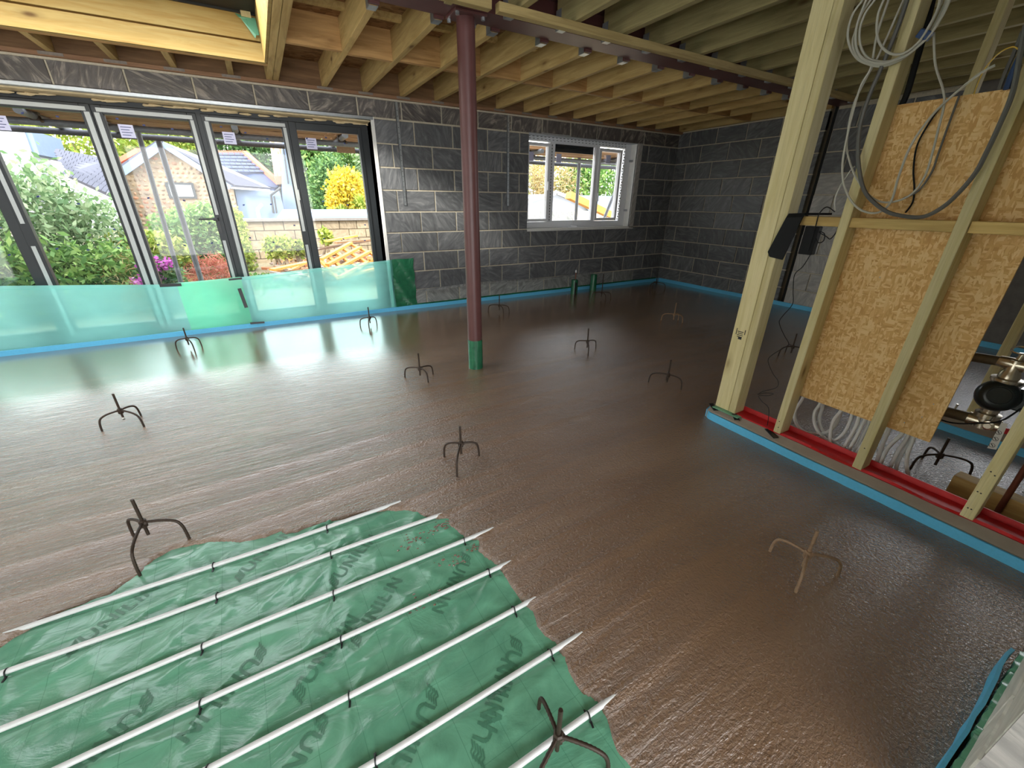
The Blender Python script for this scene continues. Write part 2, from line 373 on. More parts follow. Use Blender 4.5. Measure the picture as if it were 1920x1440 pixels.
tag(MB().box((XL - .3, -2.9, -.35), (XR + .3, YB + .3, -.1)).build('floor', M_render), kind='structure')
# hall added behind the camera, unseen: open end admits daylight, depth stops the sun
tag(MB().box((-2.6, -2.8, -.1), (-2.4, YN - .22, 2.5)).box((2.2, -2.8, -.1), (2.4, YN - .22, 2.5)).box((-2.6, -2.8, 2.3), (2.4, -2.6, 2.5)).build('wall_added_hall', M_block_pale), kind='structure')
tag(MB().box((-2.4, -2.6, -.1), (2.2, YN - .22, -.04)).build('floor_added_hall', M_render), kind='structure')

# individual blocks, laid course by course
_bm = {}
def block_mesh(L, H, D=.05):
    k = (round(L, 3), round(H, 3))
    if k not in _bm:
        c = .004; me = bpy.data.meshes.new('block')
        vs = [(0, 0, 0), (L, 0, 0), (L, 0, H), (0, 0, H), (c, -.004, c), (L - c, -.004, c), (L - c, -.004, H - c), (c, -.004, H - c), (0, D, 0), (L, D, 0), (L, D, H), (0, D, H)]
        fs = [(4, 5, 6, 7), (0, 1, 5, 4), (1, 2, 6, 5), (2, 3, 7, 6), (3, 0, 4, 7), (8, 9, 1, 0), (9, 10, 2, 1), (10, 11, 3, 2), (11, 8, 0, 3)]
        me.from_pydata(vs, [], fs); _bm[k] = me
    return _bm[k]
_ms = {}
def lay(parent, m, side, a, z, L, H, jit=.0025):
    if L < .03 or H < .03: return
    key = (round(L, 3), round(H, 3), m.name)
    if key not in _ms:
        me = block_mesh(L, H).copy(); me.name = 'block'; me.materials.clear(); me.materials.append(m); _ms[key] = me
    o = bpy.data.objects.new('block', _ms[key]); COL.objects.link(o); o.parent = parent
    j = random.uniform(-jit, jit)
    if side == 'back': o.location = (a, YB + j, z)
    elif side == 'right': o.location = (XR + j, a + L, z); o.rotation_euler.z = -math.pi / 2
    elif side == 'near': o.location = (a + L, YN + .0 + j, z); o.rotation_euler.z = math.pi
def course(parent, side, m, z0, H, a0, a1, off, openings, pitch=.45, msel=None):
    g = .013
    k = math.floor((a0 - off) / pitch)
    while off + k * pitch < a1:
        s, e = max(off + k * pitch + g / 2, a0), min(off + (k + 1) * pitch - g / 2, a1)
        segs = [(s, e)]
        for (o0, o1, oz0, oz1) in openings:
            if z0 + H > oz0 + .03 and z0 < oz1 - .03:
                new = []
                for (p, q) in segs:
                    if q <= o0 or p >= o1: new.append((p, q))
                    else:
                        if p < o0: new.append((p, o0))
                        if q > o1: new.append((o1, q))
                segs = new
        for (p, q) in segs:
            if q - p > .04: lay(parent, (msel(p, z0) if msel else m), side, round(p, 3), z0 + g / 2, round(q - p, 3), round(H - g, 3))
        k += 1
for i in range(9):
    z = i * .225
    course(wb, 'back', M_block, z, .225, DOOR[1] + .004 if i else DOOR[1], XR, 1.642 if i % 2 == 0 else 1.385, [WIN], msel=(lambda a, zz: M_block_low if zz < .1 and a < 5.2 else M_block))
course(wb, 'back', M_block_smear, 2.03, .175, XL, XR, 1.52, [])
for i in range(10):
    z = i * .225; H = .225 if i < 9 else .2
    course(wr, 'right', M_block, z, H, 2.96, YB - .005, 3.03 if i % 2 else 3.25, [])
    course(wr, 'right', M_block_pale, z, H, 1.75, 2.88, 2.2 if i % 2 else 2.43, [], msel=(lambda a, zz: M_block_pale if zz < 1.5 else M_block))
    course(wn, 'near', M_block_chalk, z, H, FIN_X[1] + .05, 2.22, 1.5 if i % 2 else 1.28, [])
MB().box((XR - .01, -.1, -.05), (XR + .02, 1.745, .9)).box((XR - .01, SWIN[1], .9), (XR + .02, 1.745, 2.4)).build('parging_coat', M_render, wr)
# damp course lip with the mortar ledge above it
mb = MB(); xs = np.linspace(1.52, 4.35, 26)
for a, b in zip(xs[:-1], xs[1:]):
    za = .238 + .012 * math.sin(a * 3.1) ; zb = .238 + .012 * math.sin(b * 3.1)
    mb.prism([(a, YB - .002, za), (a, YB - .04, za - .012), (a, YB - .04, za - .022), (a, YB - .002, za - .012)], (b - a, 0, zb - za))
mb.build('damp_course_lip', M_block_low, wb)
tag(MB().box((DOOR[1] + .3, YB - .012, .0), (5.8, YB - .004, .055)).build('damp_sheet_edge', M_greendark, wb))

# ceiling: deck with the rooflight opening, joists, noggins, hangers
RL = (-2.35, .28, 3.02, 4.44)
ce = tag(MB().box((XL - .3, -2.8, ZJ), (XR + .3, RL[2], ZJ + .03)).box((XL - .3, RL[3] + .04, ZJ), (XR + .3, YB + .3, ZJ + .03)).box((RL[1] + .1, RL[2], ZJ), (XR + .3, RL[3] + .04, ZJ + .03)).box((XL - .3, RL[2], ZJ), (RL[0], RL[3] + .04, ZJ + .03)).build('ceiling', M_deck), kind='structure')
def jitter_box(mb, a, b): return mb.box(a, b)
JX = [.777 + .3795 * i for i in range(13)]
for x in JX:
    MB().box((x - .022, 2.93, ZC), (x + .022, YB - .01, ZJ)).build('joist', T_joist, ce, bevel=.002)
for x in (.313, .363):
    MB().box((x - .0235, 2.93, ZC), (x + .0235, YB - .01, ZJ)).build('joist', T_joist, ce, bevel=.002)
for x in (-1.87, -1.497, -1.121, -.753, -.382, .018):
    MB().box((x - .022, RL[3] + .1, ZC), (x + .022, YB - .01, ZJ)).build('joist', T_joist, ce, bevel=.002)
for x in (-2.37, -2.42, -2.8, -3.2):
    MB().box((x - .022, 2.93, ZC), (x + .022, YB - .01, ZJ)).build('joist', T_joist, ce)
for x in (-1.87, -1.497, -1.121, -.753, -.382, .018):
    MB().box((x - .022, 2.93, ZC), (x + .022, RL[2] - .1, ZJ)).build('joist', T_joist, ce)
NJ = [1.506 + .3795 * i for i in range(12)]
for x in NJ + [1.506 - .3795 * i for i in range(1, 13)]:
    MB().box((x - .022, -.3, ZC), (x + .022, 2.70, ZJ)).build('joist', T_joist_g, ce, bevel=.002 if x > 1 else 0)
allx = [.363] + JX + [5.85]
for i, (a, b) in enumerate(zip(allx[:-1], allx[1:])):
    y = 3.86 + (.03 if i % 2 else -.01) if i < 13 else 3.9
    MB().box((a + .023, y - .022, ZC + .002), (b - .023, y + .022, ZJ)).build('noggin', T_nog, ce)
    MB().box((a + .023, 3.55, ZJ - .035), (b - .023, 3.60, ZJ)).build('deck_batten', T_joist, ce)
MB().box((XR - .05, 2.93, ZC), (XR - .005, YB - .01, ZJ)).build('joist', T_joist, ce)
MB().box((XL, YB - .008, ZC), (XR, YB + .02, ZJ)).build('rim_board', T_rim, ce)
# joist hangers, far and near side of the beam
def hanger(x, y0, y1):
    mb = MB(); mb.box((x - .025, y0, ZC - .003), (x + .025, y1, ZC)); mb.box((x - .026, y0, ZC - .003), (x - .0235, y1, ZC + .10)); mb.box((x + .0235, y0, ZC - .003), (x + .026, y1, ZC + .10))
    mb.build('joist_hanger', M_galv, ce)
for x in JX: hanger(x, 2.925, 2.99)
for x in NJ: hanger(x, 2.65, 2.705)
M_dull = simple('dusty_nail_plate', rgb(128, 118, 108), .6, .2, 60, .4, .001)
# plate on the back wall
tp = MB().box((XL, YB - .055, 2.205), (XR, YB + .1, ZC - .001)).build('wall_plate', T_plate, ce, bevel=.002)
MB().box((XL, YB - .02, 2.19), (XR, YB + .05, 2.205)).build('bedding_mortar', M_mortar, wb)
for x in [-1.121, -.753, -.382, .018] + JX:
    MB().box((x - .07, YB - .058, 2.212), (x + .07, YB - .0555, 2.232)).build('nail_plate', M_dull, ce)

# rooflight upstand
rl = tag(MB().box((RL[0] - .05, RL[3], ZC + .001), (RL[1], RL[3] + .045, 2.356)).build('window_rooflight', T_bright), kind='structure')
MB().box((RL[0] - .05, RL[3] + .003, 2.370), (RL[1], RL[3] + .045, 2.525)).build('upper_upstand_board', T_bright, rl)
MB().box((RL[0] - .05, RL[2] - .045, ZC), (RL[1], RL[2], 2.56)).build('near_upstand_board', T_bright, rl)
MB().box((RL[1] - .012, RL[2], ZC + .003), (RL[1] + .006, RL[3], 2.56)).build('end_lining', T_bright, rl)
MB().box((RL[0] - .05, RL[2], ZC), (RL[0], RL[3], 2.56)).build('end_lining', T_bright, rl)
MB().box((RL[0] - .06, RL[3] - .33, 2.535), (RL[1] + .03, RL[3] + .07, 2.575)).build('kerb_flange', M_gapdark, rl)
MB().box((RL[0] - .06, RL[3] - .012, 2.522), (RL[1], RL[3] + .04, 2.535)).build('frame_angle', M_dark, rl)
MB().box((.17, RL[3] - .03, 2.50), (.235, RL[3] - .012, 2.54)).build('fixing_block', T_stud, rl)
g = MB(); g.add([(.13, RL[3] - .013, 2.515), (.262, RL[3] - .014, 2.505), (.266, RL[3] - .03, 2.40), (.245, RL[3] - .035, 2.395), (.235, RL[3] - .03, 2.375), (.15, RL[3] - .03, 2.49), (.165, RL[3] - .025, 2.485)],
                [(0, 1, 2, 3, 4, 6, 5)])
gs = tag(g.build('membrane_scrap', M_green), 'torn scrap of pale green membrane hanging in the rooflight corner', 'plastic sheet')
sm = gs.modifiers.new('solid', 'SOLIDIFY'); sm.thickness = .001
MB().box((XL, RL[3] + .046, ZC), (RL[1] + .01, RL[3] + .095, ZJ)).build('trimmer', T_nog, ce)
MB().box((XL, RL[2] - .095, ZC), (RL[1] + .01, RL[2] - .046, ZJ)).build('trimmer', T_nog, ce)

# ------------------------------------------------------------------ steel beam and column
bmx = empty('steel_beam', (1.29, 2.81, 2.26)); tag(bmx, 'red-brown painted steel I-beam running across under the ceiling joists', 'beam')
MB().box((XL, 2.725, 2.252), (XR + .2, 2.905, 2.264)).build('bottom_flange', M_steel, bmx)
MB().box((XL, 2.80, 2.264), (XR + .2, 2.81, 2.415)).build('web', M_steel, bmx)
MB().box((XL, 2.725, 2.415), (XR + .2, 2.905, 2.427)).build('top_flange', M_steel, bmx)
for x in JX: MB().box((x - .03, 2.906, 2.238), (x + .03, 2.924, 2.33)).build('packing_block', M_steel, bmx)
T_bat = timber('dull_green_batten', rgb(168, 148, 100), rgb(136, 116, 74), 0)
b1 = tag(MB().box((-3.0, 2.50, 2.188), (1.30, 2.548, 2.232)).build('timber_batten', T_bat, bevel=.002), 'sawn timber batten under the joists left of the column head', 'batten')
b2 = tag(MB().box((1.345, 2.50, 2.188), (5.4, 2.548, 2.232)).build('timber_batten', T_bat, bevel=.002), 'sawn timber batten under the joists right of the column head', 'batten')
co = empty('steel_column', (1.292, 2.83, -.03)); tag(co, 'round red-brown steel column standing in the wet screed under the beam', 'column')
MB().lathe((1.292, 2.83, -.03), (0, 0, 1), [(0, .056), (2.27, .056)], 28).build('shaft', M_steel, co, True)
MB().lathe((1.292, 2.83, -.03), (0, 0, 1), [(0, .0585), (.27, .0585)], 28).build('membrane_sleeve', M_greendark, co, True)
MB().box((1.292 - .10, 2.83 - .09, 2.238), (1.292 + .10, 2.83 + .075, 2.251)).build('head_plate', M_steel, co, bevel=.002)
for sx in (-1, 1):
    for sy in (-1, 1):
        MB().lathe((1.292 + sx * .082, 2.83 - .007 + sy * .064, 2.222), (0, 0, 1), [(0, .012), (.016, .012)], 6).build('bolt', M_galv, co)

# ------------------------------------------------------------------ glazed doors
YD = 5.24
dr = tag(MB().box((DOOR[0], YD + .0, 1.957), (DOOR[1], YD + .07, DOOR[3])).box((1.118, YD, -.05), (DOOR[1], YD + .07, 1.957)).box((DOOR[0], YD, -.05), (DOOR[0] + .08, YD + .07, 1.957)).box((DOOR[0], YD, -.08), (DOOR[1], YD + .07, .045)).build('door_1', M_dark), kind='structure')
GL = [(.485, 1.082), (-.232, .352), (-.985, -.400), (-1.715, -1.122), (-2.45, -1.845), (-3.15, -2.58)]
ztop, zbot = 1.888, .118
def strip_segments(k, side):   # silver bead strips run the full height except where the furniture breaks them
    return [(.06, 1.935)]
for k, (g0, g1) in enumerate(GL):
    o0, o1 = g0 - .066, g1 + .066
    if k == 0: o1 = 1.118
    lf = MB().box((o0, YD - .012, .05), (g0, YD + .05, 1.954)).box((g1, YD - .012, .05), (o1, YD + .05, 1.954)).box((g0, YD - .012, ztop), (g1, YD + .05, 1.954)).box((g0, YD - .012, .05), (g1, YD + .05, zbot)).build('door_leaf', M_dark, dr, bevel=.003)
    MB().box((g0 - .002, YD + .012, zbot - .002), (g1 + .002, YD + .036, ztop + .002)).build('pane', M_glass, lf)
    sv = MB()
    if k in (1, 2, 3):
        sv.box((o0 + .03, YD - .017, 1.902), (o1 - .03, YD - .0125, 1.932))
        if k == 1: sv.box((g0 - .048, YD - .017, .06), (g0 - .016, YD - .0125, 1.896)).box((g1 + .012, YD - .017, .06), (g1 + .040, YD - .0125, .79)).box((g1 + .012, YD - .017, .93), (g1 + .040, YD - .0125, 1.896))
        if k == 2: sv.box((g0 - .055, YD - .017, .06), (g0 - .02, YD - .0125, 1.896)).box((g1 + .014, YD - .017, .06), (g1 + .04, YD - .0125, .86)).box((g1 + .014, YD - .017, 1.10), (g1 + .04, YD - .0125, 1.896))
        if k == 3: sv.box((g0 - .05, YD - .017, .06), (g0 - .022, YD - .0125, .86)).box((g0 - .05, YD - .017, 1.04), (g0 - .022, YD - .0125, 1.896)).box((g1 + .02, YD - .017, .06), (g1 + .055, YD - .0125, 1.896))
        sv.build('glazing_bead', M_bead, lf)
    # glazing pads and the maker's sticker on the pane
    for (fx, z) in ((.12, 1.84), (.42, 1.83), (.75, 1.82), (.2, 1.22), (.62, 1.20), (.9, 1.0), (.15, .86), (.5, .84), (.85, .82)):
        x = g0 + (g1 - g0) * fx + random.uniform(-.02, .02)
        MB().obox((x, YD + .008, z + random.uniform(-.03, .03)), (1, 0, random.uniform(-.4, .4)), (0, 1, 0), (0, 0, 1), .009, .003, .006).build('glazing_pad', M_bluedot, lf)
    stx = [.09, .22, .2, .2, .5, .5][k] if False else g0 + (.07 if k != 3 else .12)
    stz = 1.775
    if k == 3: stx = g0 + .03
    MB().box((stx, YD + .007, stz - .05), (stx + .10, YD + .0105, stz + .05)).build('sticker', M_sticker, lf)
    for q in range(4):
        MB().box((stx + .012, YD + .0062, stz + .028 - q * .02), (stx + .085 - .015 * (q % 2), YD + .0068, stz + .033 - q * .02)).build('sticker_line', M_bluedot, lf)
for xm in (.419, -.316, -1.053, -1.78, -2.515):
    MB().box((xm - .02, YD + .0, .045), (xm + .02, YD + .045, 1.957)).build('mullion', M_dark, dr)
hd = MB().box((-.418 + .005, YD - .055, 1.045), (-.40 + .03, YD - .017, 1.075)).box((-.53, YD - .062, 1.055), (-.375, YD - .045, 1.07)).build('handle', M_tape, dr, bevel=.003)
MB().box((-.40, YD - .02, .93), (-.366, YD - .0125, 1.09)).build('lock_plate', M_tape, dr)
MB().box((.372, YD - .02, 1.24), (.40, YD - .0125, 1.34)).build('latch_cover', M_bead, dr)
# lintel, soffit, reveal
MB().box((DOOR[0], YB - .012, 2.005), (DOOR[1] + .02, YB + .05, 2.035)).build('lintel', M_galv, wb, bevel=.004)
MB().box((DOOR[0], YB + .05, 1.995), (DOOR[1], YD, 2.034)).build('soffit_board', M_soffit, wb)
rs = random.Random(3)
mb = MB()
for i in range(60):
    x = rs.uniform(DOOR[0], DOOR[1]); mb.lathe((x, YD - .030, 1.982 + rs.uniform(-.004, .012)), (1, 0, 0), [(0, .003), (.01, rs.uniform(.006, .014)), (rs.uniform(.03, .09), rs.uniform(.006, .012)), (.1, .003)], 6)
tag(mb.build('expanding_foam', M_soffit, wb, True), kind='stuff')
MB().box((DOOR[1], YB + .0, -.05), (DOOR[1] + .02, YD + .06, 2.035)).build('reveal_board', M_reveal, wb)
MB().box((DOOR[1] - .004, YB - .008, .0), (DOOR[1] + .03, YB + .012, 2.035)).build('mortar_edge', M_reveal, wb)

# ------------------------------------------------------------------ window
YW = 5.17
wn1 = tag(MB().box((WIN[0] - .01, YW, .905), (3.185, YW + .07, 2.045)).box((4.90, YW, .905), (WIN[1], YW + .07, 2.045)).box((3.185, YW, 1.975), (4.90, YW + .07, 2.045)).box((3.185, YW, .905), (4.90, YW + .07, .985)).box((3.545, YW, .985), (3.612, YW + .07, 1.975)).box((4.352, YW, .985), (4.415, YW + .07, 1.975)).build('window_1', M_upvc, bevel=.004), kind='structure')
def sash(x0, x1, z0, z1, w):
    s = MB().box((x0, YW - .018, z0), (x0 + w, YW + .05, z1)).box((x1 - w, YW - .018, z0), (x1, YW + .05, z1)).box((x0 + w, YW - .018, z1 - w), (x1 - w, YW + .05, z1)).box((x0 + w, YW - .018, z0), (x1 - w, YW + .05, z0 + w)).build('sash', M_upvc, wn1, bevel=.003)
    MB().box((x0 + w - .002, YW + .01, z0 + w - .002), (x1 - w + .002, YW + .03, z1 - w + .002)).build('pane', M_glass, s); return s
sash(3.175, 3.545, .99, 1.955, .036); sash(4.40, 4.84, .99, 1.955, .04)
s2 = MB().box((3.612, YW - .006, .985), (3.626, YW + .04, 1.975)).box((4.338, YW - .006, .985), (4.352, YW + .04, 1.975)).box((3.626, YW - .006, 1.962), (4.338, YW + .04, 1.975)).box((3.626, YW - .006, .985), (4.338, YW + .04, 1.0)).build('glazing_bead', M_upvc, wn1)
MB().box((3.62, YW + .01, .99), (4.345, YW + .03, 1.97)).build('pane', M_glass, s2)
MB().box((3.63, YW + .045, 1.87), (4.335, YW + .06, 1.97)).build('roller_cassette', M_dark, wn1)
tp_ = MB()
for i in range(28):    # printed protective tape marks on the head and right jamb
    x = 3.2 + i * .062
    tp_.box((x, YW - .0015, 2.022), (x + .03, YW - .0005, 2.028)); tp_.box((x + .01, YW - .0015, 1.995), (x + .035, YW - .0005, 2.001))
for i in range(26):
    z = 1.0 + i * .037; tp_.box((4.87 + .008 * (i % 3), YW - .0015, z), (4.885 + .008 * (i % 3), YW - .0005, z + .018)); tp_.box((3.575, YW - .0015, z), (3.585, YW - .0005, z + .022))
tag(tp_.build('tape_print', M_ink, wn1), kind='stuff')
for x in (3.21, 3.66, 4.55):
    z = 1.80 if x < 4 else 1.83
    MB().box((x, YW + .006, z - .06), (x + .085, YW + .0095, z + .045)).build('sticker', M_sticker, wn1)
for x, z in ((3.50, 1.46), (4.40, 1.33)): MB().box((x + .01, YW - .045, z - .07), (x + .028, YW - .018, z + .04)).build('handle', M_upvc, wn1, bevel=.004)
MB().box((WIN[0], YB + .002, .885), (WIN[1], YW + .02, .905)).build('sill_board', M_reveal, wb)
MB().box((WIN[0], YB - .006, .872), (WIN[1], YB + .004, .90)).build('sill_nosing', M_reveal, wb)
MB().box((WIN[0], YB - .002, 2.03), (WIN[1], YW + .02, 2.05)).build('window_lintel', M_galv, wb)
MB().box((5.02, YB + .005, .905), (5.04, YW + .01, 2.03)).build('reveal_board', M_reveal, wb)
MB().box((5.02, YB - .006, .885), (WIN[1], YB + .02, 2.04)).build('reveal_edge', M_block_pale, wb)
for z in (1.12, 1.80): MB().box((4.99, YW - .06, z), (5.02, YW - .01, z + .03)).build('fixing_strap', M_galv, wb)
tag(MB().bar((3.93, YB + .07, .93), (4.0, YB + .02, .92), .03, .014).bar((3.86, YB + .05, .911), (4.06, YB + .03, .911), .012, .01).bar((3.955, YB + .06, .95), (3.955, YB + .065, 1.0), .02, .008).build('window_stay', M_upvc), 'white plastic window furniture lying on the inner sill', 'fitting')
# straps fixed down the back wall from the plate
for x, lab in ((1.468, 'perforated steel strap on the block wall beside the glazed doors'), (2.82, 'perforated steel strap on the block wall left of the window')):
    mb = MB().box((x - .015, YB - .012, 1.195), (x + .015, YB - .0085, 2.20)).box((x - .015, YB - .012, 1.195), (x - .011, YB - .004, 2.20))
    o = mb.build('restraint_strap', M_galv); tag(o, lab, 'metal strap')
    hs = MB()
    for i in range(18): hs.lathe((x + .002, YB - .0123, 1.23 + i * .052), (0, -1, 0), [(0, .004), (.0006, .004)], 6)
    tag(hs.build('punched_hole', M_gapdark, o), kind='stuff')
# assumed side window in the right wall, unseen, added to light the far screed
sw = tag(MB().box((XR + .1, SWIN[0], SWIN[2]), (XR + .16, SWIN[0] + .06, SWIN[3])).box((XR + .1, SWIN[1] - .06, SWIN[2]), (XR + .16, SWIN[1], SWIN[3])).box((XR + .1, SWIN[0], SWIN[3] - .06), (XR + .16, SWIN[1], SWIN[3])).box((XR + .1, SWIN[0], SWIN[2]), (XR + .16, SWIN[1], SWIN[2] + .06)).build('window_2', M_upvc), kind='structure')
MB().box((XR + .12, SWIN[0] + .05, SWIN[2] + .05), (XR + .14, SWIN[1] - .05, SWIN[3] - .05)).build('pane', M_glass, sw)

# ------------------------------------------------------------------ floor: membrane, pipes, poured screed
BND = [(-3.55, 1.30), (-2.2, 1.36), (-1.5, 1.42), (-1.15, 1.46), (-0.966, 1.485), (-0.938, 1.506), (-0.913, 1.526), (-0.881, 1.544), (-0.721, 1.568), (-0.653, 1.618), (-0.621, 1.678), (-0.571, 1.714), (-0.503, 1.698), (-0.428, 1.675), (-0.336, 1.617), (-0.251, 1.599), (-0.192, 1.613), (-0.172, 1.574), (-0.094, 1.568), (-0.01, 1.564), (0.163, 1.54), (0.228, 1.519), (0.321, 1.462), (0.364, 1.396), (0.445, 1.328), (0.434, 1.265), (0.468, 1.195), (0.505, 1.154), (0.489, 1.105), (0.512, 1.029), (0.526, 0.99), (0.519, 0.952), (0.517, 0.895), (0.523, 0.835), (0.535, 0.777), (0.517, 0.722), (0.528, 0.669), (0.547, 0.64), (0.537, 0.599), (0.522, 0.575), (0.517, 0.52), (0.532, 0.476), (0.547, 0.45), (0.542, 0.421), (0.524, 0.383), (0.512, 0.341), (0.515, 0.308), (.53, .2), (.56, .05), (.6, -.3)]
POLY = np.array(BND + [(-2.8, -.3), (-2.8, 1.30)])
def sdist(X, Y):
    """distance to the edge of the pour: positive on the screed, negative on the bare membrane"""
    d2 = np.full(X.shape, 1e9); ins = np.zeros(X.shape, bool); n = len(POLY)
    B = np.array(BND)
    for i in range(len(B) - 1):
        a = B[i]; e = B[i + 1] - a; t = np.clip(((X - a[0]) * e[0] + (Y - a[1]) * e[1]) / (e @ e), 0, 1)
        d2 = np.minimum(d2, (X - a[0] - t * e[0]) ** 2 + (Y - a[1] - t * e[1]) ** 2)
    for i in range(n):
        x1, y1 = POLY[i]; x2, y2 = POLY[(i + 1) % n]
        c = ((y1 > Y) != (y2 > Y)) & (X < (x2 - x1) * (Y - y1) / (y2 - y1 + 1e-12) + x1); ins ^= c
    return np.where(ins, -1, 1) * np.sqrt(d2)
_perm = rng.random((64, 64))
def vnoise(X, Y):
    xi = np.floor(X).astype(int); yi = np.floor(Y).astype(int); fx = X - xi; fy = Y - yi
    fx = fx * fx * (3 - 2 * fx); fy = fy * fy * (3 - 2 * fy); g = lambda i, j: _perm[i % 64, j % 64]
    return (g(xi, yi) * (1 - fx) + g(xi + 1, yi) * fx) * (1 - fy) + (g(xi, yi + 1) * (1 - fx) + g(xi + 1, yi + 1) * fx) * fy
PIPES = [1.530, 1.368, 1.178, .991, .809, .626, .439, .25, .07]
CLIPS = {0: (-.418, -.017), 1: (-.909, -.396, -.023), 2: (-.421, -.040, .461), 3: (-.409, -.044, .48), 4: (-.38, -.051, .485), 5: (-.4, -.02, .51), 6: (-.39, .0, .503), 7: (.1,), 8: (.1,)}
ZM = -.036
def mem_h(X, Y):
    h = np.zeros_like(X)
    u = X * .8 + Y * .6; v = -X * .6 + Y * .8
    h += .006 * (1 - np.abs(2 * vnoise(u * 3.2 + 5, v * 9) - 1)) ** 3
    h += .004 * (1 - np.abs(2 * vnoise(u * 9 + 1.5, v * 5 + 9) - 1)) ** 3
    h += .0035 * (1 - np.abs(2 * vnoise(X * 5 + 7, Y * 13 + 3) - 1)) ** 4
    h += .0012 * vnoise(X * 40, Y * 34)
    for i, xs in CLIPS.items():
        for x in xs:
            dx = X - x; dy = Y - PIPES[i]; rr = np.hypot(dx, dy) + 1e-6; th = np.arctan2(dy, dx)
            k = np.exp(-rr / .10)
            h = h * (1 - .8 * np.exp(-rr / .02)) + .0065 * k * np.maximum(0, np.cos(5 * th + 2.3 * i + 9 * x)) ** 3 * np.minimum(rr / .03, 1)
    for y in PIPES: h *= (1 - .75 * np.exp(-((Y - y) / .016) ** 2))
    return ZM + h
def grid_mesh(name, xs, ys, zf, m, keep=None, sm=True):
    X, Y = np.meshgrid(xs, ys); Z = zf(X, Y); nx, ny = len(xs), len(ys)
    V = np.stack([X, Y, Z], -1).reshape(-1, 3)
    I = np.arange(nx * ny).reshape(ny, nx); F = np.stack([I[:-1, :-1], I[:-1, 1:], I[1:, 1:], I[1:, :-1]], -1).reshape(-1, 4)
    if keep is not None:
        K = keep(X, Y); kf = K[:-1, :-1] | K[:-1, 1:] | K[1:, 1:] | K[1:, :-1]; F = F[kf.reshape(-1)]
        used = np.unique(F); mp = -np.ones(len(V), int); mp[used] = np.arange(len(used)); V = V[used]; F = mp[F]
    me = bpy.data.meshes.new(name); me.vertices.add(len(V)); me.vertices.foreach_set('co', V.ravel())
    me.loops.add(F.size); me.loops.foreach_set('vertex_index', F.ravel().astype(np.int32))
    me.polygons.add(len(F)); me.polygons.foreach_set('loop_start', np.arange(0, F.size, 4, dtype=np.int32))
    me.update(calc_edges=True)
    o = link(name, me, m); 
    if sm: me.polygons.foreach_set('use_smooth', [True] * len(me.polygons))
    return o
def axis_pts(segs):
    out = []
    for a, b, st in segs: out += list(np.arange(a, b - 1e-9, st))
    out.append(segs[-1][1]); return np.array(out)
# membrane material: faint printed grid, glossy folds
nM = M_green.node_tree; bM = nM.nodes['Principled BSDF']
vv = coords(nM); sxx = node(nM, 'ShaderNodeSeparateXYZ'); nM.links.new(vv, sxx.inputs[0])
la = math_(nM, 'LESS_THAN', math_(nM, 'FRACT', math_(nM, 'MULTIPLY', math_(nM, 'ADD', sxx.outputs[0], math_(nM, 'MULTIPLY', sxx.outputs[1], .05)), 9.5)), .014)
lb = math_(nM, 'LESS_THAN', math_(nM, 'FRACT', math_(nM, 'MULTIPLY', math_(nM, 'ADD', sxx.outputs[1], math_(nM, 'MULTIPLY', sxx.outputs[0], -.04)), 4.2)), .005)
oldc = bM.inputs['Base Color'].links[0].from_socket
nM.links.new(mixc(nM, oldc, rgb(58, 118, 92), math_(nM, 'MULTIPLY', math_(nM, 'MAXIMUM', la, lb), .5)), bM.inputs['Base Color'])
memb = grid_mesh('membrane_sheet', axis_pts([(-3.55, -1.2, .05), (-1.2, .8, .0085)]), axis_pts([(-.1, .25, .03), (.25, 1.8, .0085)]), mem_h, M_green)
tag(memb, 'crinkled pale green plastic membrane with dark lettering under the white heating pipes', 'plastic sheet')
# the print: words and leaf-like marks as flat ribbons that follow the folds
M_print = simple('dark_green_print', rgb(74, 128, 102), .4, ns=25, amt=.25, bd=.0002)
def ribbon(mb, p, q, w):
    p = np.array(p); q = np.array(q); L = np.linalg.norm(q - p); n = max(2, int(L / .006)); d = (q - p) / L; nn = np.array([-d[1], d[0]]) * w / 2
    T = np.linspace(0, 1, n + 1); c = p + np.outer(T, q - p)
    A = c + nn; B_ = c - nn; za = mem_h(A[:, 0], A[:, 1]) + .0012; zb = mem_h(B_[:, 0], B_[:, 1]) + .0012; zm = np.maximum(za, zb)
    vs = [(A[i, 0], A[i, 1], za[i]) for i in range(n + 1)] + [(B_[i, 0], B_[i, 1], zb[i]) for i in range(n + 1)]
    mb.add(vs, [(i, i + 1, n + 2 + i, n + 1 + i) for i in range(n)])
GLY = {'U': [((0, 1), (0, .25)), ((0, .25), (.2, .05)), ((.2, .05), (.55, .05)), ((.55, .05), (.75, .25)), ((.75, .25), (.75, 1))],
       'N': [((0, 0), (0, 1)), ((0, 1), (.75, 0)), ((.75, 0), (.75, 1))], 'I': [((0, 0), (0, 1))], 'L': [((0, 1), (0, 0)), ((0, .06), (.5, .06))]}
ADV = {'U': 1.15, 'N': 1.15, 'I': .42, 'L': .82}
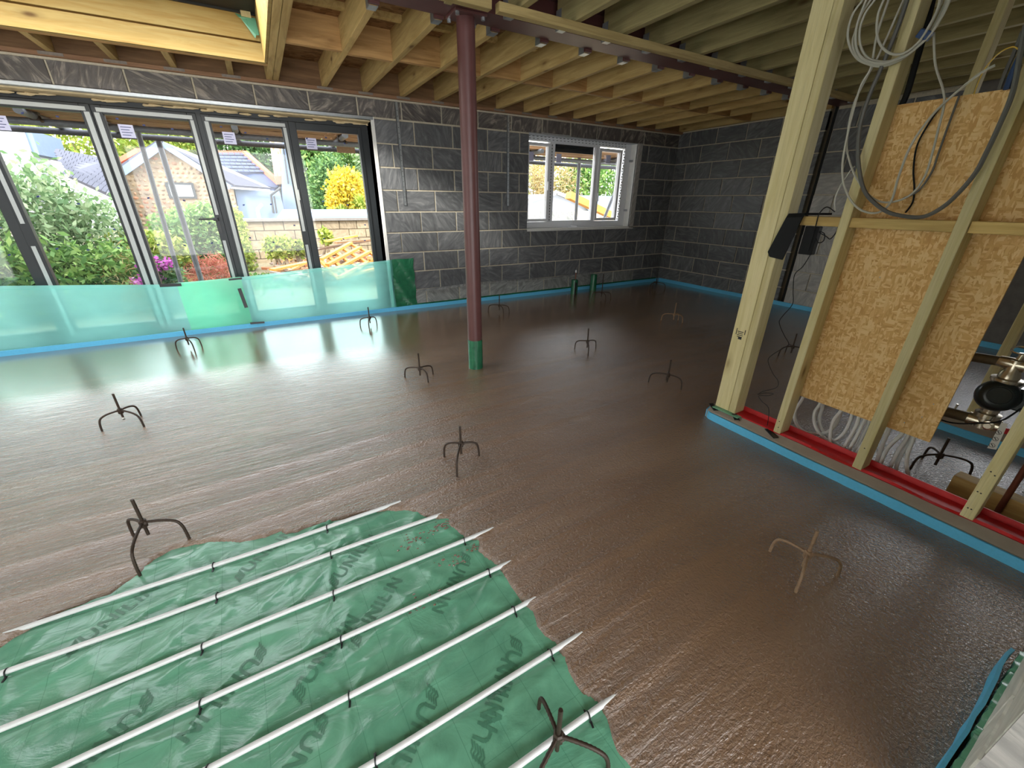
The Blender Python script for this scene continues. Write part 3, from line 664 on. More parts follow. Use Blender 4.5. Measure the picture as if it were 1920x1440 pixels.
def word(txt, o, ang, h, logo=True):
    ca, sa = math.cos(ang), math.sin(ang); tr = lambda x, y: (o[0] + (x * ca - y * sa) * h, o[1] + (x * sa + y * ca) * h)
    mb = MB(); x = 0
    if logo:
        for k in range(5):
            for (a, b) in (((.0, .15), (.25, .42)), ((.25, .42), (.45, .36)), ((.45, .36), (.8, .62))):
                ribbon(mb, tr(x - 1.15 + a[0] + .05 * k, a[1] - .42 + .20 * k), tr(x - 1.15 + b[0] + .05 * k, b[1] - .42 + .20 * k), h * .085)
    for ch in txt:
        for (p, q) in GLY[ch]: ribbon(mb, tr(x + p[0], p[1]), tr(x + q[0], q[1]), h * .19)
        x += ADV[ch]
    mb.build('printed_word', M_print, memb)
A1 = math.atan2(-.65, -.75)
for (o, a) in (((.40, .70), A1), ((.12, .695), A1), ((.40, 1.09), A1), ((-.30, 1.07), A1), ((-.575, 1.07), A1), ((-.16, .78), A1), ((.12, .40), A1), ((-.72, .85), A1), ((-.32, .68), A1),
               ((-.14, .90), A1 + math.pi), ((.03, .98), A1 + math.pi), ((.0, 1.24), A1 + math.pi), ((-.74, 1.38), A1 + math.pi), ((.24, .52), A1 + math.pi), ((-.30, 1.44), A1 + math.pi)):
    word('UNILIN', o, a, .044)
# brown splashes of screed lying on the sheet
mb = MB(); rs = random.Random(5)
for (cx, cy, n, sp_) in ((.289, 1.277, 34, .035), (.403, 1.303, 34, .03), (.388, 1.11, 22, .03), (.482, 1.13, 14, .02), (.22, 1.0, 16, .03)):
    for _ in range(n):
        x = rs.gauss(cx, sp_); y = rs.gauss(cy, sp_ * .6); rr = rs.uniform(.002, .009); z = float(mem_h(np.array([x]), np.array([y]))[0])
        k = 7; mb.add([(x + rr * rs.uniform(.6, 1.2) * math.cos(2 * math.pi * i / k), y + rr * .7 * rs.uniform(.6, 1.2) * math.sin(2 * math.pi * i / k), z + .0005) for i in range(k)] + [(x, y, z + .0022)], [(i, (i + 1) % k, k) for i in range(k)])
tag(mb.build('screed_splash', M_screed, None, True), 'brown splashes of screed dried on the green membrane near the pour edge', 'splash', kind='stuff')

def scr_h(X, Y):
    d = sdist(X, Y) + (vnoise(X * 30, Y * 30) - .5) * .010
    t = .012 * np.sqrt(np.clip(d / .012, 0, 1)) + .024 * (1 - np.exp(-np.clip(d, 0, None) / .30))
    z = ZM + np.where(d > 0, t, np.maximum(d * 3, -.06))
    near = np.exp(-np.clip(d, 0, None) / .7)
    for y in PIPES[:7]:
        w = np.where(d > 0, 1, 0) * near
        yy = Y - y - .02 * np.sin(X * 2.2) * np.clip(X - .5, 0, 1)
        z += w * (.0048 * np.exp(-(yy / .020) ** 2) - .0022 * np.exp(-((yy + .045) / .02) ** 2))
    for y, a in ((1.74, .004), (1.93, .0045), (2.12, .004), (2.35, .003), (2.6, .002)):
        yy = Y - y - .10 * (X - .2) * .35 - .015 * np.sin(X * 3)
        z += a * (np.exp(-(yy / .025) ** 2) - .6 * np.exp(-((yy + .05) / .03) ** 2)) * np.clip(1.6 - np.abs(X - .1) * .7, 0, 1) * (d > 0)
    z += (.0012 * (vnoise(X * 3 + 2, Y * 16 + 4) - .5) + .0008 * (vnoise(X * 9, Y * 30) - .5)) * np.clip((3.4 - Y) / 1.4, 0, 1) * (d > 0)
    return z
xs = axis_pts([(XL + .03, -1.3, .04), (-1.3, 1.3, .009), (1.3, 2.4, .016), (2.4, 5.86, .05)]); ys = axis_pts([(-.095, .2, .03), (.2, 1.9, .009), (1.9, 2.9, .016), (2.9, 5.03, .04)])
sc_ = grid_mesh('trim_screed', xs, ys, scr_h, M_screed, keep=lambda X, Y: sdist(X, Y) > -.03)
sc_.name = 'wet_screed'; tag(sc_, 'glossy wet brown liquid screed poured across the floor', 'screed', kind='structure')

ORD = ['farthest', 'second farthest', 'third farthest', 'middle', 'third nearest', 'second nearest', 'nearest']
for i, y in enumerate(PIPES[:7]):
    e = empty('heating_pipe', (0, y, ZM + .012)); tag(e, f'{ORD[i]} of the seven white heating pipes running across the green membrane', 'pipe', 'heating pipes on the membrane')
    xe = [.30, .60, .70, .75, .78, .80, .80][i]; pts = []
    for x in np.linspace(-3.5, xe, 70): pts.append((x, y + .0025 * math.sin(x * 5 + i), ZM + .0125 + .0015 * math.sin(x * 7 + 2 * i)))
    MB().tube(pts, .0082, 12).build('pipe', M_pex, e, True)
    for x in CLIPS[i]:
        mb = MB(); pp = []
        for k in range(13):
            a = math.pi * k / 12; pp.append((x + .002 * math.cos(a), y + .0105 * math.cos(a), ZM + .010 + .0125 * math.sin(a)))
        pp = [(x + .002, y + .0108, ZM - .004)] + pp + [(x - .002, y - .0108, ZM - .004)]
        mb.tube(pp, .0022, 6); mb.bar((x, y - .010, ZM + .006), (x - .004, y - .026, ZM + .004), .005, .003).bar((x, y + .010, ZM + .006), (x + .002, y + .020, ZM + .004), .005, .003)
        mb.build('pipe_clip', M_tape, e)
# blue edge foam
def foam(path, h, th, name, label, base=-.03, wob=.003):
    mb = MB(); P = [Vector((*p, 0)) for p in path]; rs = random.Random(len(label)); R_ = []
    for i, p in enumerate(P):
        t = (P[min(i + 1, len(P) - 1)] - P[max(i - 1, 0)]).normalized(); n = Vector((-t.y, t.x, 0)); w = rs.uniform(-wob, wob)
        hh = h + rs.uniform(-.002, .002); p = p + n * w
        R_ += [p + Vector((0, 0, base)), p + n * th + Vector((0, 0, base)), p + n * th + Vector((0, 0, hh)), p + Vector((0, 0, hh))]
    fs = []
    for i in range(len(P) - 1):
        for k in range(4): a = i * 4 + k; b = i * 4 + (k + 1) % 4; fs.append((a, b, b + 4, a + 4))
    fs += [(3, 2, 1, 0), tuple((len(P) - 1) * 4 + k for k in range(4))]
    o = mb.add(R_, fs).build(name, M_foamblue); return tag(o, label, 'foam strip')
foam([(x, 4.985 + .006 * math.sin(x * 1.3)) for x in np.linspace(-3.55, 5.83, 44)], .045, .010, 'edge_foam', 'blue foam edging strip along the foot of the back wall and doors')
foam([(5.83, y) for y in np.linspace(4.98, -.05, 30)], .052, .010, 'edge_foam', 'blue foam edging strip along the foot of the right-hand block wall')
foam([(2.42, 1.380), (2.35, 1.382), (2.28, 1.380), (2.230, 1.368), (2.208, 1.33), (2.204, 1.27)] + [(2.204, y) for y in np.linspace(1.15, -.09, 14)], .046, .009, 'edge_foam', 'bright blue foam strip along the kerb under the timber stud wall', wob=.0015)
foam([(3.40, 1.115), (3.36, 1.11), (3.342, 1.07)] + [(3.338, y) for y in np.linspace(1.0, -.09, 12)], .046, .009, 'edge_foam', 'blue foam strip on the floor behind the pump, beside the far stud wall')
nf = [(1.66, -.070), (1.62, -.066)] + [(x, -.072 + .003 * math.sin(x * 9)) for x in np.linspace(1.56, 1.02, 10)]
foam(nf, .065, .008, 'edge_foam', 'curled blue foam strip at the pale wall in the near right corner', wob=.003)
mb = MB(); N = 46; vs = []
rs = random.Random(8)
for i in range(N):
    x = 1.04 + .62 * i / (N - 1); w = rs.uniform(.0, .012)
    vs += [(x, -.096, -.02), (x, -.088 + rs.uniform(-.003, .003), .035), (x + rs.uniform(-.004, .004), -.084 - w * .4, .07 + w), (x, -.097, .075 + w * .5)]
mb.add(vs, [(i * 4 + k, i * 4 + k + 4, i * 4 + k + 5, i * 4 + k + 1) for i in range(N - 1) for k in range(3)])
tag(mb.build('membrane_upstand', M_green, None, True), 'crumpled green membrane tucked behind the foam in the near right corner', 'plastic sheet')

# translucent film hung over the foot of the doors, dark green sheet on the wall beside it
def film(name, x0, x1, y0, top, m, parent=None, seed=1):
    nx = int((x1 - x0) / .03) + 2; nz = 14; vs = []; rs = random.Random(seed)
    for j in range(nz + 1):
        for i in range(nx + 1):
            x = x0 + (x1 - x0) * i / nx; zt = np.interp(x, *top); z = .02 + (zt - .02) * j / nz
            vs.append((x, y0 - .007 * math.sin(x * 3.1 + z * 6) - .003 * math.sin(x * 11 + z * 15), z))
    return MB().add(vs, [(j * (nx + 1) + i, j * (nx + 1) + i + 1, (j + 1) * (nx + 1) + i + 1, (j + 1) * (nx + 1) + i) for j in range(nz) for i in range(nx)]).build(name, m, parent, True)
TOP = ([-3.5, -1.97, -.95, -.83, -.3, .4, 1.245], [.60, .575, .50, .505, .52, .56, .605])
fl = film('door_film', -3.3, 1.243, 5.020, TOP, M_film); tag(fl, 'translucent aqua plastic film taped across the foot of the glazed doors', 'plastic film')
film('overlap_sheet', -.83, -.30, 5.004, ([-1, 1], [.50, .575]), M_film2, fl, 3)
hm = MB()
for a, b in zip(np.linspace(-3.3, 1.2, 40)[:-1], np.linspace(-3.3, 1.2, 40)[1:]):
    za, zb = np.interp(a, *TOP) - .03, np.interp(b, *TOP) - .03
    hm.prism([(a, 5.006, za), (a, 5.006, za + .004), (a, 5.005, za + .002)], (b - a, 0, zb - za))
hm.build('folded_hem', M_film, fl)
for (p, q, w) in (((-.955, .497), (-.79, .492), .030), ((-.405, .508), (-.29, .512), .018), ((-.336, .415), (-.318, .215), .032), ((-.32, .05), (-.19, .045), .02)):
    MB().bar((p[0], 4.985 if p[1] > .1 else 4.973, p[1]), (q[0], 4.985 if p[1] > .1 else 4.973, q[1]), .002, w).build('black_tape', M_tape, fl)
nx, nz = 14, 26; vs = []
for j in range(nz + 1):
    for i in range(nx + 1):
        x = 1.235 + .265 * i / nx + .006 * math.sin(j * .8) * (i == nx); z = .608 * j / nz
        vs.append((x, YB - .012 - .012 * max(0, math.sin(x * 31 + z * 17)) * (1 - z) - .008 * abs(math.sin(z * 24 + x * 9)) * (1 - j / nz), z + .002 * math.sin(x * 30)))
o = MB().add(vs, [(j * (nx + 1) + i, j * (nx + 1) + i + 1, (j + 1) * (nx + 1) + i + 1, (j + 1) * (nx + 1) + i) for j in range(nz) for i in range(nx)]).build('membrane_flap', M_greendark, None, True)
tag(o, 'dark green creased membrane flap hanging on the block wall beside the doors', 'plastic sheet')

# ------------------------------------------------------------------ levelling tripods
def tripod(c, feet, label, top=.2, hub=.088, z0=0., m=None, mark=False):
    m = m or M_rebar; cx, cy = c; e = empty('levelling_tripod', (cx, cy, z0)); tag(e, label, 'tripod', 'rebar levelling tripods')
    for fx, fy in feet:
        dx, dy = fx - cx, fy - cy; k = 1.0
        P = [(cx, cy, z0 + hub + .004), (cx + dx * .3, cy + dy * .3, z0 + hub + .004), (cx + dx * .62, cy + dy * .62, z0 + hub - .001), (cx + dx * .86, cy + dy * .86, z0 + hub - .014), (cx + dx * .96, cy + dy * .96, z0 + hub - .036), (cx + dx, cy + dy, z0 + .015), (cx + dx * 1.01, cy + dy * 1.01, z0 - .03)]
        MB().tube(smooth_path(P, 7), .0049, 8, .0010, 2).build('leg', m, e, True)
    MB().lathe((cx, cy, z0 + hub - .018), (0, 0, 1), [(0, .010), (.004, .014), (.030, .014), (.034, .010)], 6).lathe((cx + .006, cy - .004, z0 + hub - .006), (0, 0, 1), [(0, .006), (.006, .012), (.014, .007)], 8).build('hub_nut', m, e)
    MB().tube([(cx, cy, z) for z in np.linspace(z0 + .03, z0 + top, 40)], .0055, 8, .0009, 2).build('threaded_rod', m, e, True)
    if mark: MB().lathe((cx, cy, z0 + .036), (0, 0, 1), [(0, .0068), (.010, .0068)], 8).build('paint_mark', M_label, e)
TR = [((.671, 1.689), [(.599, 1.752), (.765, 1.671), (.595, 1.568)], .192, 'dark rebar tripod in the screed just beyond the middle of the green membrane edge'),
 ((-.636, 1.769), [(-.708, 1.85), (-.515, 1.734), (-.65, 1.613)], .203, 'large black rebar tripod at the left edge of the green membrane'),
 ((-.956, 3.007), [(-1.054, 2.965), (-.854, 2.911), (-.90, 3.09)], .201, 'dark rebar tripod with a white mark at the left, in the door reflection'),
 ((-.80, 4.50), [(-.896, 4.512), (-.715, 4.53), (-.75, 4.37)], .19, 'thin rebar tripod nearest the green part of the door film'),
 ((.80, 4.47), [(.70, 4.50), (.875, 4.50), (.76, 4.34)], .205, 'thin rebar tripod near the right end of the door film'),
 ((.815, 2.81), [(.722, 2.90), (.93, 2.85), (.845, 2.72)], .208, 'dark rebar tripod left of the steel column foot'),
 ((2.31, 4.32), [(2.22, 4.44), (2.42, 4.27), (2.30, 4.20)], .218, 'thin rebar tripod right of the column below the damp course lip'),
 ((2.36, 2.71), [(2.29, 2.80), (2.475, 2.72), (2.285, 2.60)], .210, 'dark rebar tripod standing in the bright window reflection'),
 ((2.38, 1.81), [(2.31, 1.92), (2.42, 1.71), (2.46, 1.88)], .208, 'dark rebar tripod left of the double timber post'),
 ((3.86, 3.0), [(3.80, 3.12), (3.93, 2.93), (3.98, 3.03)], .222, 'brown rebar tripod in front of the right-hand block wall'),
 ((3.95, 4.33), [(3.85, 4.42), (4.10, 4.30), (3.93, 4.22)], .345, 'thin tall rebar tripod in front of the green pipe sleeves'),
 ((5.26, 4.53), [(5.13, 4.53), (5.35, 4.42), (5.30, 4.63)], .15, 'faint rebar tripod tucked into the far corner of the room'),
 ((1.478, .402), [(1.478, .515), (1.374, .365), (1.575, .325)], .200, 'screed-splashed rebar tripod in the brown screed at the near right'),
 ((2.756, .411), [(2.66, .47), (2.85, .30), (2.85, .48)], .19, 'black rebar tripod behind the timber studs beside the white pipe bundle'),
 ((3.88, 1.72), [(3.78, 1.77), (3.93, 1.62), (3.95, 1.80)], .21, 'small rebar tripod seen between the double post and the first stud')]
for c, ft, top, lab in TR:
    tripod(c, ft, lab, top, m=M_rebar2 if 'splashed' in lab or 'brown rebar' in lab else None, mark='white mark' in lab)
tripod((.38, .415), [(.398, .523), (.255, .36), (.47, .325)], 'ribbed rusty rebar tripod standing on the green membrane at the bottom of the view', .2, .088, ZM, M_rebar)
# green-wrapped pipe sleeves by the back wall
for (x, y, h, w) in ((3.83, 4.80, .20, True), (4.26, 4.88, .235, False)):
    e = empty('pipe_sleeve', (x, y, -.03)); tag(e, 'green sleeve with a black stripe and a white pipe end by the back wall' if w else 'plain green pipe sleeve standing second by the back wall', 'pipe sleeve')
    MB().lathe((x, y, -.03), (0, 0, 1), [(0, .05), (h + .03, .048), (h + .032, .04), (h, .038)], 18).build('sleeve', M_greendark, e, True)
    if w:
        MB().box((x - .03, y - .053, .0), (x - .004, y - .046, h - .03)).build('tape_stripe', M_tape, e)
        MB().lathe((x + .035, y + .03, 0), (0, 0, 1), [(0, .007), (.30, .007)], 8).build('riser', M_copper, e, True)
        MB().lathe((x + .035, y + .03, .30), (0, 0, 1), [(0, .012), (.02, .013), (.035, .009)], 10).build('cap', M_pex, e, True)

# ------------------------------------------------------------------ timber stud walls on their kerbs
def kerb(par, x0, x1, y0, y1):
    MB().prism([(x0, y0, -.03), (x1, y0, -.03), (x1, y0, .078), (x0 + .038, y0, .078), (x0 + .004, y0, .05), (x0, y0, .045)], (0, y1 - y0, 0)).build('kerb', M_wrap, par)
wp = tag(MB().box((2.262, -.09, .078), (2.345, 1.335, .084)).build('wall_partition', M_red), kind='structure')
kerb(wp, 2.220, 2.35, -.095, 1.355)
MB().prism([(2.346, -.09, .03), (2.358, -.09, .03), (2.366, -.09, .106), (2.357, -.09, .108)], (0, 1.30, 0)).build('damp_sheet_upstand', M_red, wp)
mb = MB(); rs = random.Random(4); ys_ = np.linspace(-.09, 1.0, 30)
for a, b in zip(ys_[:-1], ys_[1:]):
    wa, wb_ = .004 * math.sin(a * 17), .004 * math.sin(b * 17)
    mb.prism([(2.256 + wa, a, .079), (2.27 + wa, a, .0845), (2.262, a, .091 + wa), (2.252 + wa, a, .084)], (wb_ - wa, b - a, 0))
mb.build('damp_sheet_edge', M_red, wp)
MB().box((2.224, 1.16, .0785), (2.26, 1.33, .083)).build('green_scrap', M_green, wp)
for (y0, y1) in ((1.30, 1.36), (1.16, 1.20), (.93, 1.0)): MB().bar((2.222, y0, .07), (2.25, y1, .084), .03, .004).build('black_tape', M_tape, wp)
def stud(par, x0, x1, y0, y1, z0=.084, z1=2.19, m=None): return MB().box((x0, y0, z0), (x1, y1, z1)).build('stud', m or T_stud, par, bevel=.003)
stud(wp, 2.252, 2.300, 1.242, 1.330, z1=ZC); stud(wp, 2.252, 2.342, 1.200, 1.240); stud(wp, 2.303, 2.345, 1.243, 1.328)
stud(wp, 2.252, 2.340, .930, .968); stud(wp, 2.252, 2.340, .550, .588); stud(wp, 2.252, 2.340, .166, .206)
MB().box((2.252, -.10, 2.19), (2.340, 1.20, ZC - .001)).build('head_rail', T_stud_y, wp)
for y0, y1 in ((.969, 1.199), (.589, .929), (.207, .549), (-.09, .165)):
    MB().box((2.262, y0, 1.153), (2.305, y1, 1.194)).build('noggin', T_stud_y, wp, bevel=.003)
MB().box((2.343, .398, .300), (2.354, .985, 1.618)).build('sheathing_board', M_osb, wp)
mb = MB()
for y, z in ((.44, .47), (.455, .40), (.50, .35), (.78, .95)): mb.tube([(2.343, y, z), (2.325, y - .004, z + .004)], .0018, 6)
mb.build('nail', M_galv, wp)
mb = MB()      # stamped mark on the face of the post
for k, (dy, dz, w, h) in enumerate(((0, 0, .030, .004), (0, .010, .034, .004), (0, .020, .028, .004), (0, .030, .034, .004), (.024, .012, .004, .036), (-.026, .02, .004, .028), (-.004, -.012, .020, .012))):
    mb.box((2.2505, 1.285 + dy - w / 2, .545 + dz), (2.2515, 1.285 + dy + w / 2, .545 + dz + h))
mb.build('grade_stamp', M_ink, wp)
mb = MB()
for (y, z) in ((.185, .13), (.195, .13), (.185, .21), (.195, .212), (.178, .30), (.192, .31), (.948, .12), (.952, .155), (.57, .2)): mb.lathe((2.2519, y, z), (-1, 0, 0), [(0, .003), (.0006, .003)], 6)
tag(mb.build('nail_head', M_ink, wp), kind='stuff')
wf = tag(MB().box((3.388, -.09, .078), (3.465, 1.08, .084)).build('wall_far_partition', M_red), kind='structure')
kerb(wf, 3.348, 3.47, -.095, 1.10)
MB().box((3.380, .52, .084), (3.386, 1.08, .115)).box((3.380, -.09, .084), (3.386, .44, .115)).build('damp_sheet_edge', M_red, wf)
for y in (1.03, .455, .11): stud(wf, 3.39, 3.465, y, y + .04)
MB().box((3.39, -.10, 2.19), (3.465, 1.08, ZC - .001)).build('head_rail', T_stud_y, wf)
MB().box((3.39, .496, .085), (3.43, .56, .12)).build('offcut', T_stud_y, wf)

# ------------------------------------------------------------------ things hung on and run through the stud wall
bs = MB(); 
path = [at(1530, 400, 0, 2.335), at(1506, 402, 0, 2.262), at(1484, 420, 0, 2.246), at(1460, 470, 0, 2.240)]
q4 = [(1476, 405), (1507, 404), (1441, 472), (1468, 487)]
A_, B2_, C2_, D_ = [Vector(at(u, v, 0, 2.240)) for u, v in q4]
up = Vector((.105, -.02, .004))
bs.add([A_ + up + Vector((0, -.03, 0)), B2_ + up + Vector((0, -.05, 0)), A_ + Vector((.012, 0, .004)), B2_ + Vector((.012, 0, .004)), A_ + Vector((0, 0, -.01)), B2_ + Vector((0, 0, -.01)), C2_, D_, C2_ + (D_ - C2_) * .18 + Vector((0, 0, -.018))],
       [(0, 1, 3, 2), (2, 3, 5, 4), (4, 5, 7, 8, 6)])
o = tag(bs.build('rubber_strip', M_black), 'black rubber strip draped over the timber rail against the double post', 'strip'); sm = o.modifiers.new('solid', 'SOLIDIFY'); sm.thickness = .008
e = empty('power_box', (2.285, 1.08, 1.02)); tag(e, 'black box with looped lead hanging below the timber rail', 'box')
MB().box((2.262, 1.047, 1.022), (2.300, 1.108, 1.150)).build('casing', M_black, e, bevel=.004)
MB().tube(smooth_path([(2.258, 1.062, 1.04), (2.255, 1.06, 1.15), (2.25, 1.058, 1.205), (2.26, 1.04, 1.235), (2.28, 1.01, 1.215)], 6), .0022, 6).tube(smooth_path([(2.27, 1.045, 1.13), (2.27, 1.02, 1.12), (2.27, 1.015, 1.09), (2.27, 1.035, 1.08), (2.27, 1.05, 1.10)], 6), .0022, 6).tube(smooth_path([(2.27, 1.045, 1.125), (2.27, 1.01, 1.11), (2.27, .99, 1.10), (2.27, .975, 1.13), (2.27, .975, 1.16)], 6), .0022, 6).build('lead', M_black, e, True)
cab = [(1528, 478), (1505, 500), (1490, 515), (1487, 545), (1486, 570), (1468, 592), (1461, 605), (1470, 628), (1479, 645), (1470, 652), (1450, 664), (1440, 676), (1449, 700), (1459, 715), (1455, 727), (1430, 734), (1421, 740), (1432, 737), (1450, 738), (1440, 742), (1423, 742), (1428, 752), (1441, 765), (1440, 790), (1436, 806)]
pts = [at(u, v, 0, 2.300 - .012 * (i / 24)) for i, (u, v) in enumerate(cab)]; pts[0] = (2.285, 1.06, 1.022)
e = tag(MB().tube(smooth_path(pts, 5), .0018, 6).bar(pts[-1], (pts[-1][0] - .01, pts[-1][1] - .004, pts[-1][2] - .028), .012, .012).build('black_lead', M_black, None, True), 'thin wavy black lead dangling from the black box to the red kerb', 'cable')
def cable(pix, X, r, m, label, name='cable', extra=None, par=None):
    n = len(pix); pts = [at(u, v, 0, (X if not callable(X) else X(i / (n - 1)))) for i, (u, v) in enumerate(pix)]
    if extra: pts += extra
    o = MB().tube(smooth_path(pts, 5), r, 7).build(name, m, par, True)
    if label: tag(o, label, 'cable')
    return o
def c4(l, ox=1340, oy=0, s=3.2724): return [(ox + a / s, oy + b / s) for a, b in l]
e = empty('cable_coil', at(1680, 60, 0, 2.20)); tag(e, 'coil of pale grey cables bound with blue tape, hung high on the timber stud', 'cable coil')
c5 = lambda l: c4(l, 1540, 0, 5.0526)
loops = [[(560, -420), (430, -130), (390, 0), (300, 130), (252, 300), (270, 440), (340, 555), (450, 610), (560, 628), (680, 600), (800, 535), (900, 450), (985, 365), (1065, 245), (1140, 100), (1190, -40), (1180, -330)],
         [(620, -400), (520, -110), (465, 0), (380, 130), (330, 270), (298, 400), (330, 520), (420, 590), (560, 612), (700, 580), (820, 505), (910, 425), (1000, 340), (1085, 220), (1165, 80), (1210, -60), (1150, -350)],
         [(680, -380), (560, -90), (505, 0), (420, 120), (368, 260), (365, 400), (400, 500), (470, 565), (600, 585), (720, 555), (830, 480), (925, 400), (975, 330), (1045, 220), (1120, 60), (1150, -60), (1130, -360)],
         [(520, -400), (460, -100), (400, 60), (340, 230), (325, 380), (350, 500), (430, 575), (570, 600), (700, 570), (815, 520), (915, 440), (1010, 350), (1100, 230), (1185, 70), (1225, -60), (1200, -340)],
         [(700, -360), (620, -60), (590, 0), (540, 130), (525, 280), (548, 400), (610, 480), (690, 515), (790, 500), (900, 420), (965, 340), (1030, 230), (1100, 90), (1125, -60), (1100, -340)]]
for i, l in enumerate(loops): cable(c5(l), 2.215 - .008 * i, .0042, M_cable, None, 'cable_loop', par=e)
pa, pb = Vector(at(1540 + 945 / 5.0526, 375 / 5.0526, 0, 2.20)), Vector(at(1540 + 1015 / 5.0526, 285 / 5.0526, 0, 2.20))
MB().bar(pa, pb, .040, .030, (1, 0, 0)).build('blue_tape_band', M_blue, e, bevel=.004)
cable(c4([(1120, -150), (1000, 200), (960, 410), (900, 520), (850, 680), (810, 850), (785, 1000), (790, 1120), (830, 1220), (900, 1290), (1000, 1305), (1080, 1240), (1130, 1080), (1200, 900), (1300, 750), (1400, 640), (1600, 470), (1720, 400)]), 2.225, .0042, M_cable, 'long pale grey cable looping down in front of the first stud to the rail')
cable(c4([(1345, 200), (1355, 400), (1410, 600), (1370, 800), (1330, 960), (1290, 1080), (1220, 1180), (1130, 1230), (1030, 1240), (950, 1200), (880, 1110), (830, 1000), (810, 870), (850, 650), (930, 480), (1010, 330), (1180, -50)]), 2.235, .0038, M_cable, 'pale grey cable hanging straight from the coil tape then looping left')
cable(c4([(1200, -60), (1130, 150), (1030, 400), (960, 560), (900, 740), (880, 900), (890, 1060), (930, 1190), (1040, 1290), (1150, 1325), (1280, 1330), (1400, 1270), (1500, 1180), (1600, 1060), (1660, 950), (1750, 760), (1830, 560), (1880, 300), (1910, 150)]), 2.215, .0075, M_cable2, 'thick dark grey cable hanging in the lowest loop to the second stud')
cable(c4([(1170, 1305), (1215, 1240), (1225, 1150), (1220, 1040), (1240, 900), (1300, 780), (1400, 640), (1520, 530), (1620, 460)]), 2.33, .0032, M_black, 'thin black cable running over the strand board behind the loops')
cable(c4([(1500, 590), (1430, 780), (1370, 950), (1330, 1060), (1250, 1170), (1160, 1215)]), 2.325, .0036, M_cable2, 'short dull grey cable coming over the top edge of the strand board')
cable(c4([(1880, 320), (1830, 287), (1740, 330), (1660, 420), (1620, 500), (1590, 580)]), 2.31, .0022, M_yellow, 'thin yellow cable arching near the top of the second stud')
cable(c4([(1350, -60), (1290, 190), (1230, 400), (1170, 600), (1090, 740), (1010, 900), (950, 1020)]), lambda t: 2.36, .011, M_black, 'thick black cable running down beside the first stud', 'black_conduit')
cable(c4([(740, 1290), (735, 1230), (765, 1150), (830, 1050), (860, 1020)]), 2.25, .0026, M_cable, 'thin pale cable end curling left of the first stud')
for i, (dx, m) in enumerate(((0, M_blue), (-45, M_cable2))):
    cable(c4([(1935 + dx, 190), (1880 + dx, 330), (1830 + dx, 440), (1790 + dx, 550)]), 2.33, .009 - .003 * i, m, ['thick dark blue cable beside the second stud near the top right', 'grey cable close beside the thick dark blue one'][i])
# crumpled brown sheet in the joists at the top right
mb = MB(); n = 16; vs = []
rs = random.Random(12)
for j in range(n + 1):
    for i in range(n + 1):
        vs.append((2.65 + .9 * i / n, .35 + .6 * j / n, 2.10 + .09 * abs(math.sin(i * .9 + j * .5)) + rs.uniform(-.02, .02)))
o = mb.add(vs, [(j * (n + 1) + i, j * (n + 1) + i + 1, (j + 1) * (n + 1) + i + 1, (j + 1) * (n + 1) + i) for j in range(n) for i in range(n)]).build('crumpled_sheet', simple('brown_sheet', rgb(120, 96, 80), .5, ns=9, amt=.4, bd=.01), None, True)
tag(o, 'crumpled brown sheet tucked between the joists at the top right', 'sheet')

# white underfloor pipes looping out from under the strand board
c6 = lambda l: c4(l, 1440, 640, 3.2724)
PX = [([(235, 250), (215, 345), (170, 420), (165, 480), (200, 540), (270, 565), (330, 568), (400, 530), (440, 460), (455, 400)], 2.45, 'leftmost'),
      ([(330, 300), (320, 380), (285, 440), (290, 520), (340, 590), (400, 608), (460, 570), (500, 500), (520, 430)], 2.43, 'second from the left'),
      ([(470, 370), (445, 430), (400, 490), (382, 570), (388, 650), (415, 690), (450, 675), (490, 610), (540, 520), (565, 440)], 2.41, 'third from the left'),
      ([(345, 310), (335, 400), (315, 470), (330, 540), (380, 592), (430, 640), (470, 655)], 2.47, 'fourth from the left'),
      ([(620, 420), (590, 490), (540, 590), (495, 670), (500, 722), (540, 690), (620, 570), (660, 470)], 2.42, 'fifth from the left'),
      ([(645, 430), (600, 540), (550, 640), (525, 720)], 2.45, 'last before the second stud'),
      ([(765, 480), (745, 540), (700, 640), (655, 770)], 2.42, 'first right of the second stud'),
      ([(740, 480), (725, 560), (690, 680), (672, 780)], 2.46, 'second right of the second stud'),
      ([(840, 520), (820, 570), (740, 650), (695, 740), (680, 800)], 2.42, 'brightest right of the second stud'),
      ([(875, 520), (855, 590), (800, 670), (755, 760), (730, 820)], 2.44, 'fourth right of the second stud'),
      ([(900, 520), (880, 590), (820, 690), (785, 780), (800, 860)], 2.47, 'fifth right of the second stud'),
      ([(910, 520), (890, 600), (855, 700), (855, 800), (895, 905)], 2.45, 'rightmost, reaching the glossy floor')]
for i, (l, X, lab) in enumerate(PX):
    pts = [at(u, v, 0, X) for u, v in c6(l)]
    pts = [(x, y, max(z, .012)) for x, y, z in pts]
    if i > 4: pts.append((pts[-1][0], pts[-1][1], -.03))
    o = MB().tube(smooth_path(pts, 6), .0085, 8).build('underfloor_pipe', M_pex, None, True); tag(o, f'white underfloor pipe below the strand board, {lab}', 'pipe', 'white pipes under the strand board')

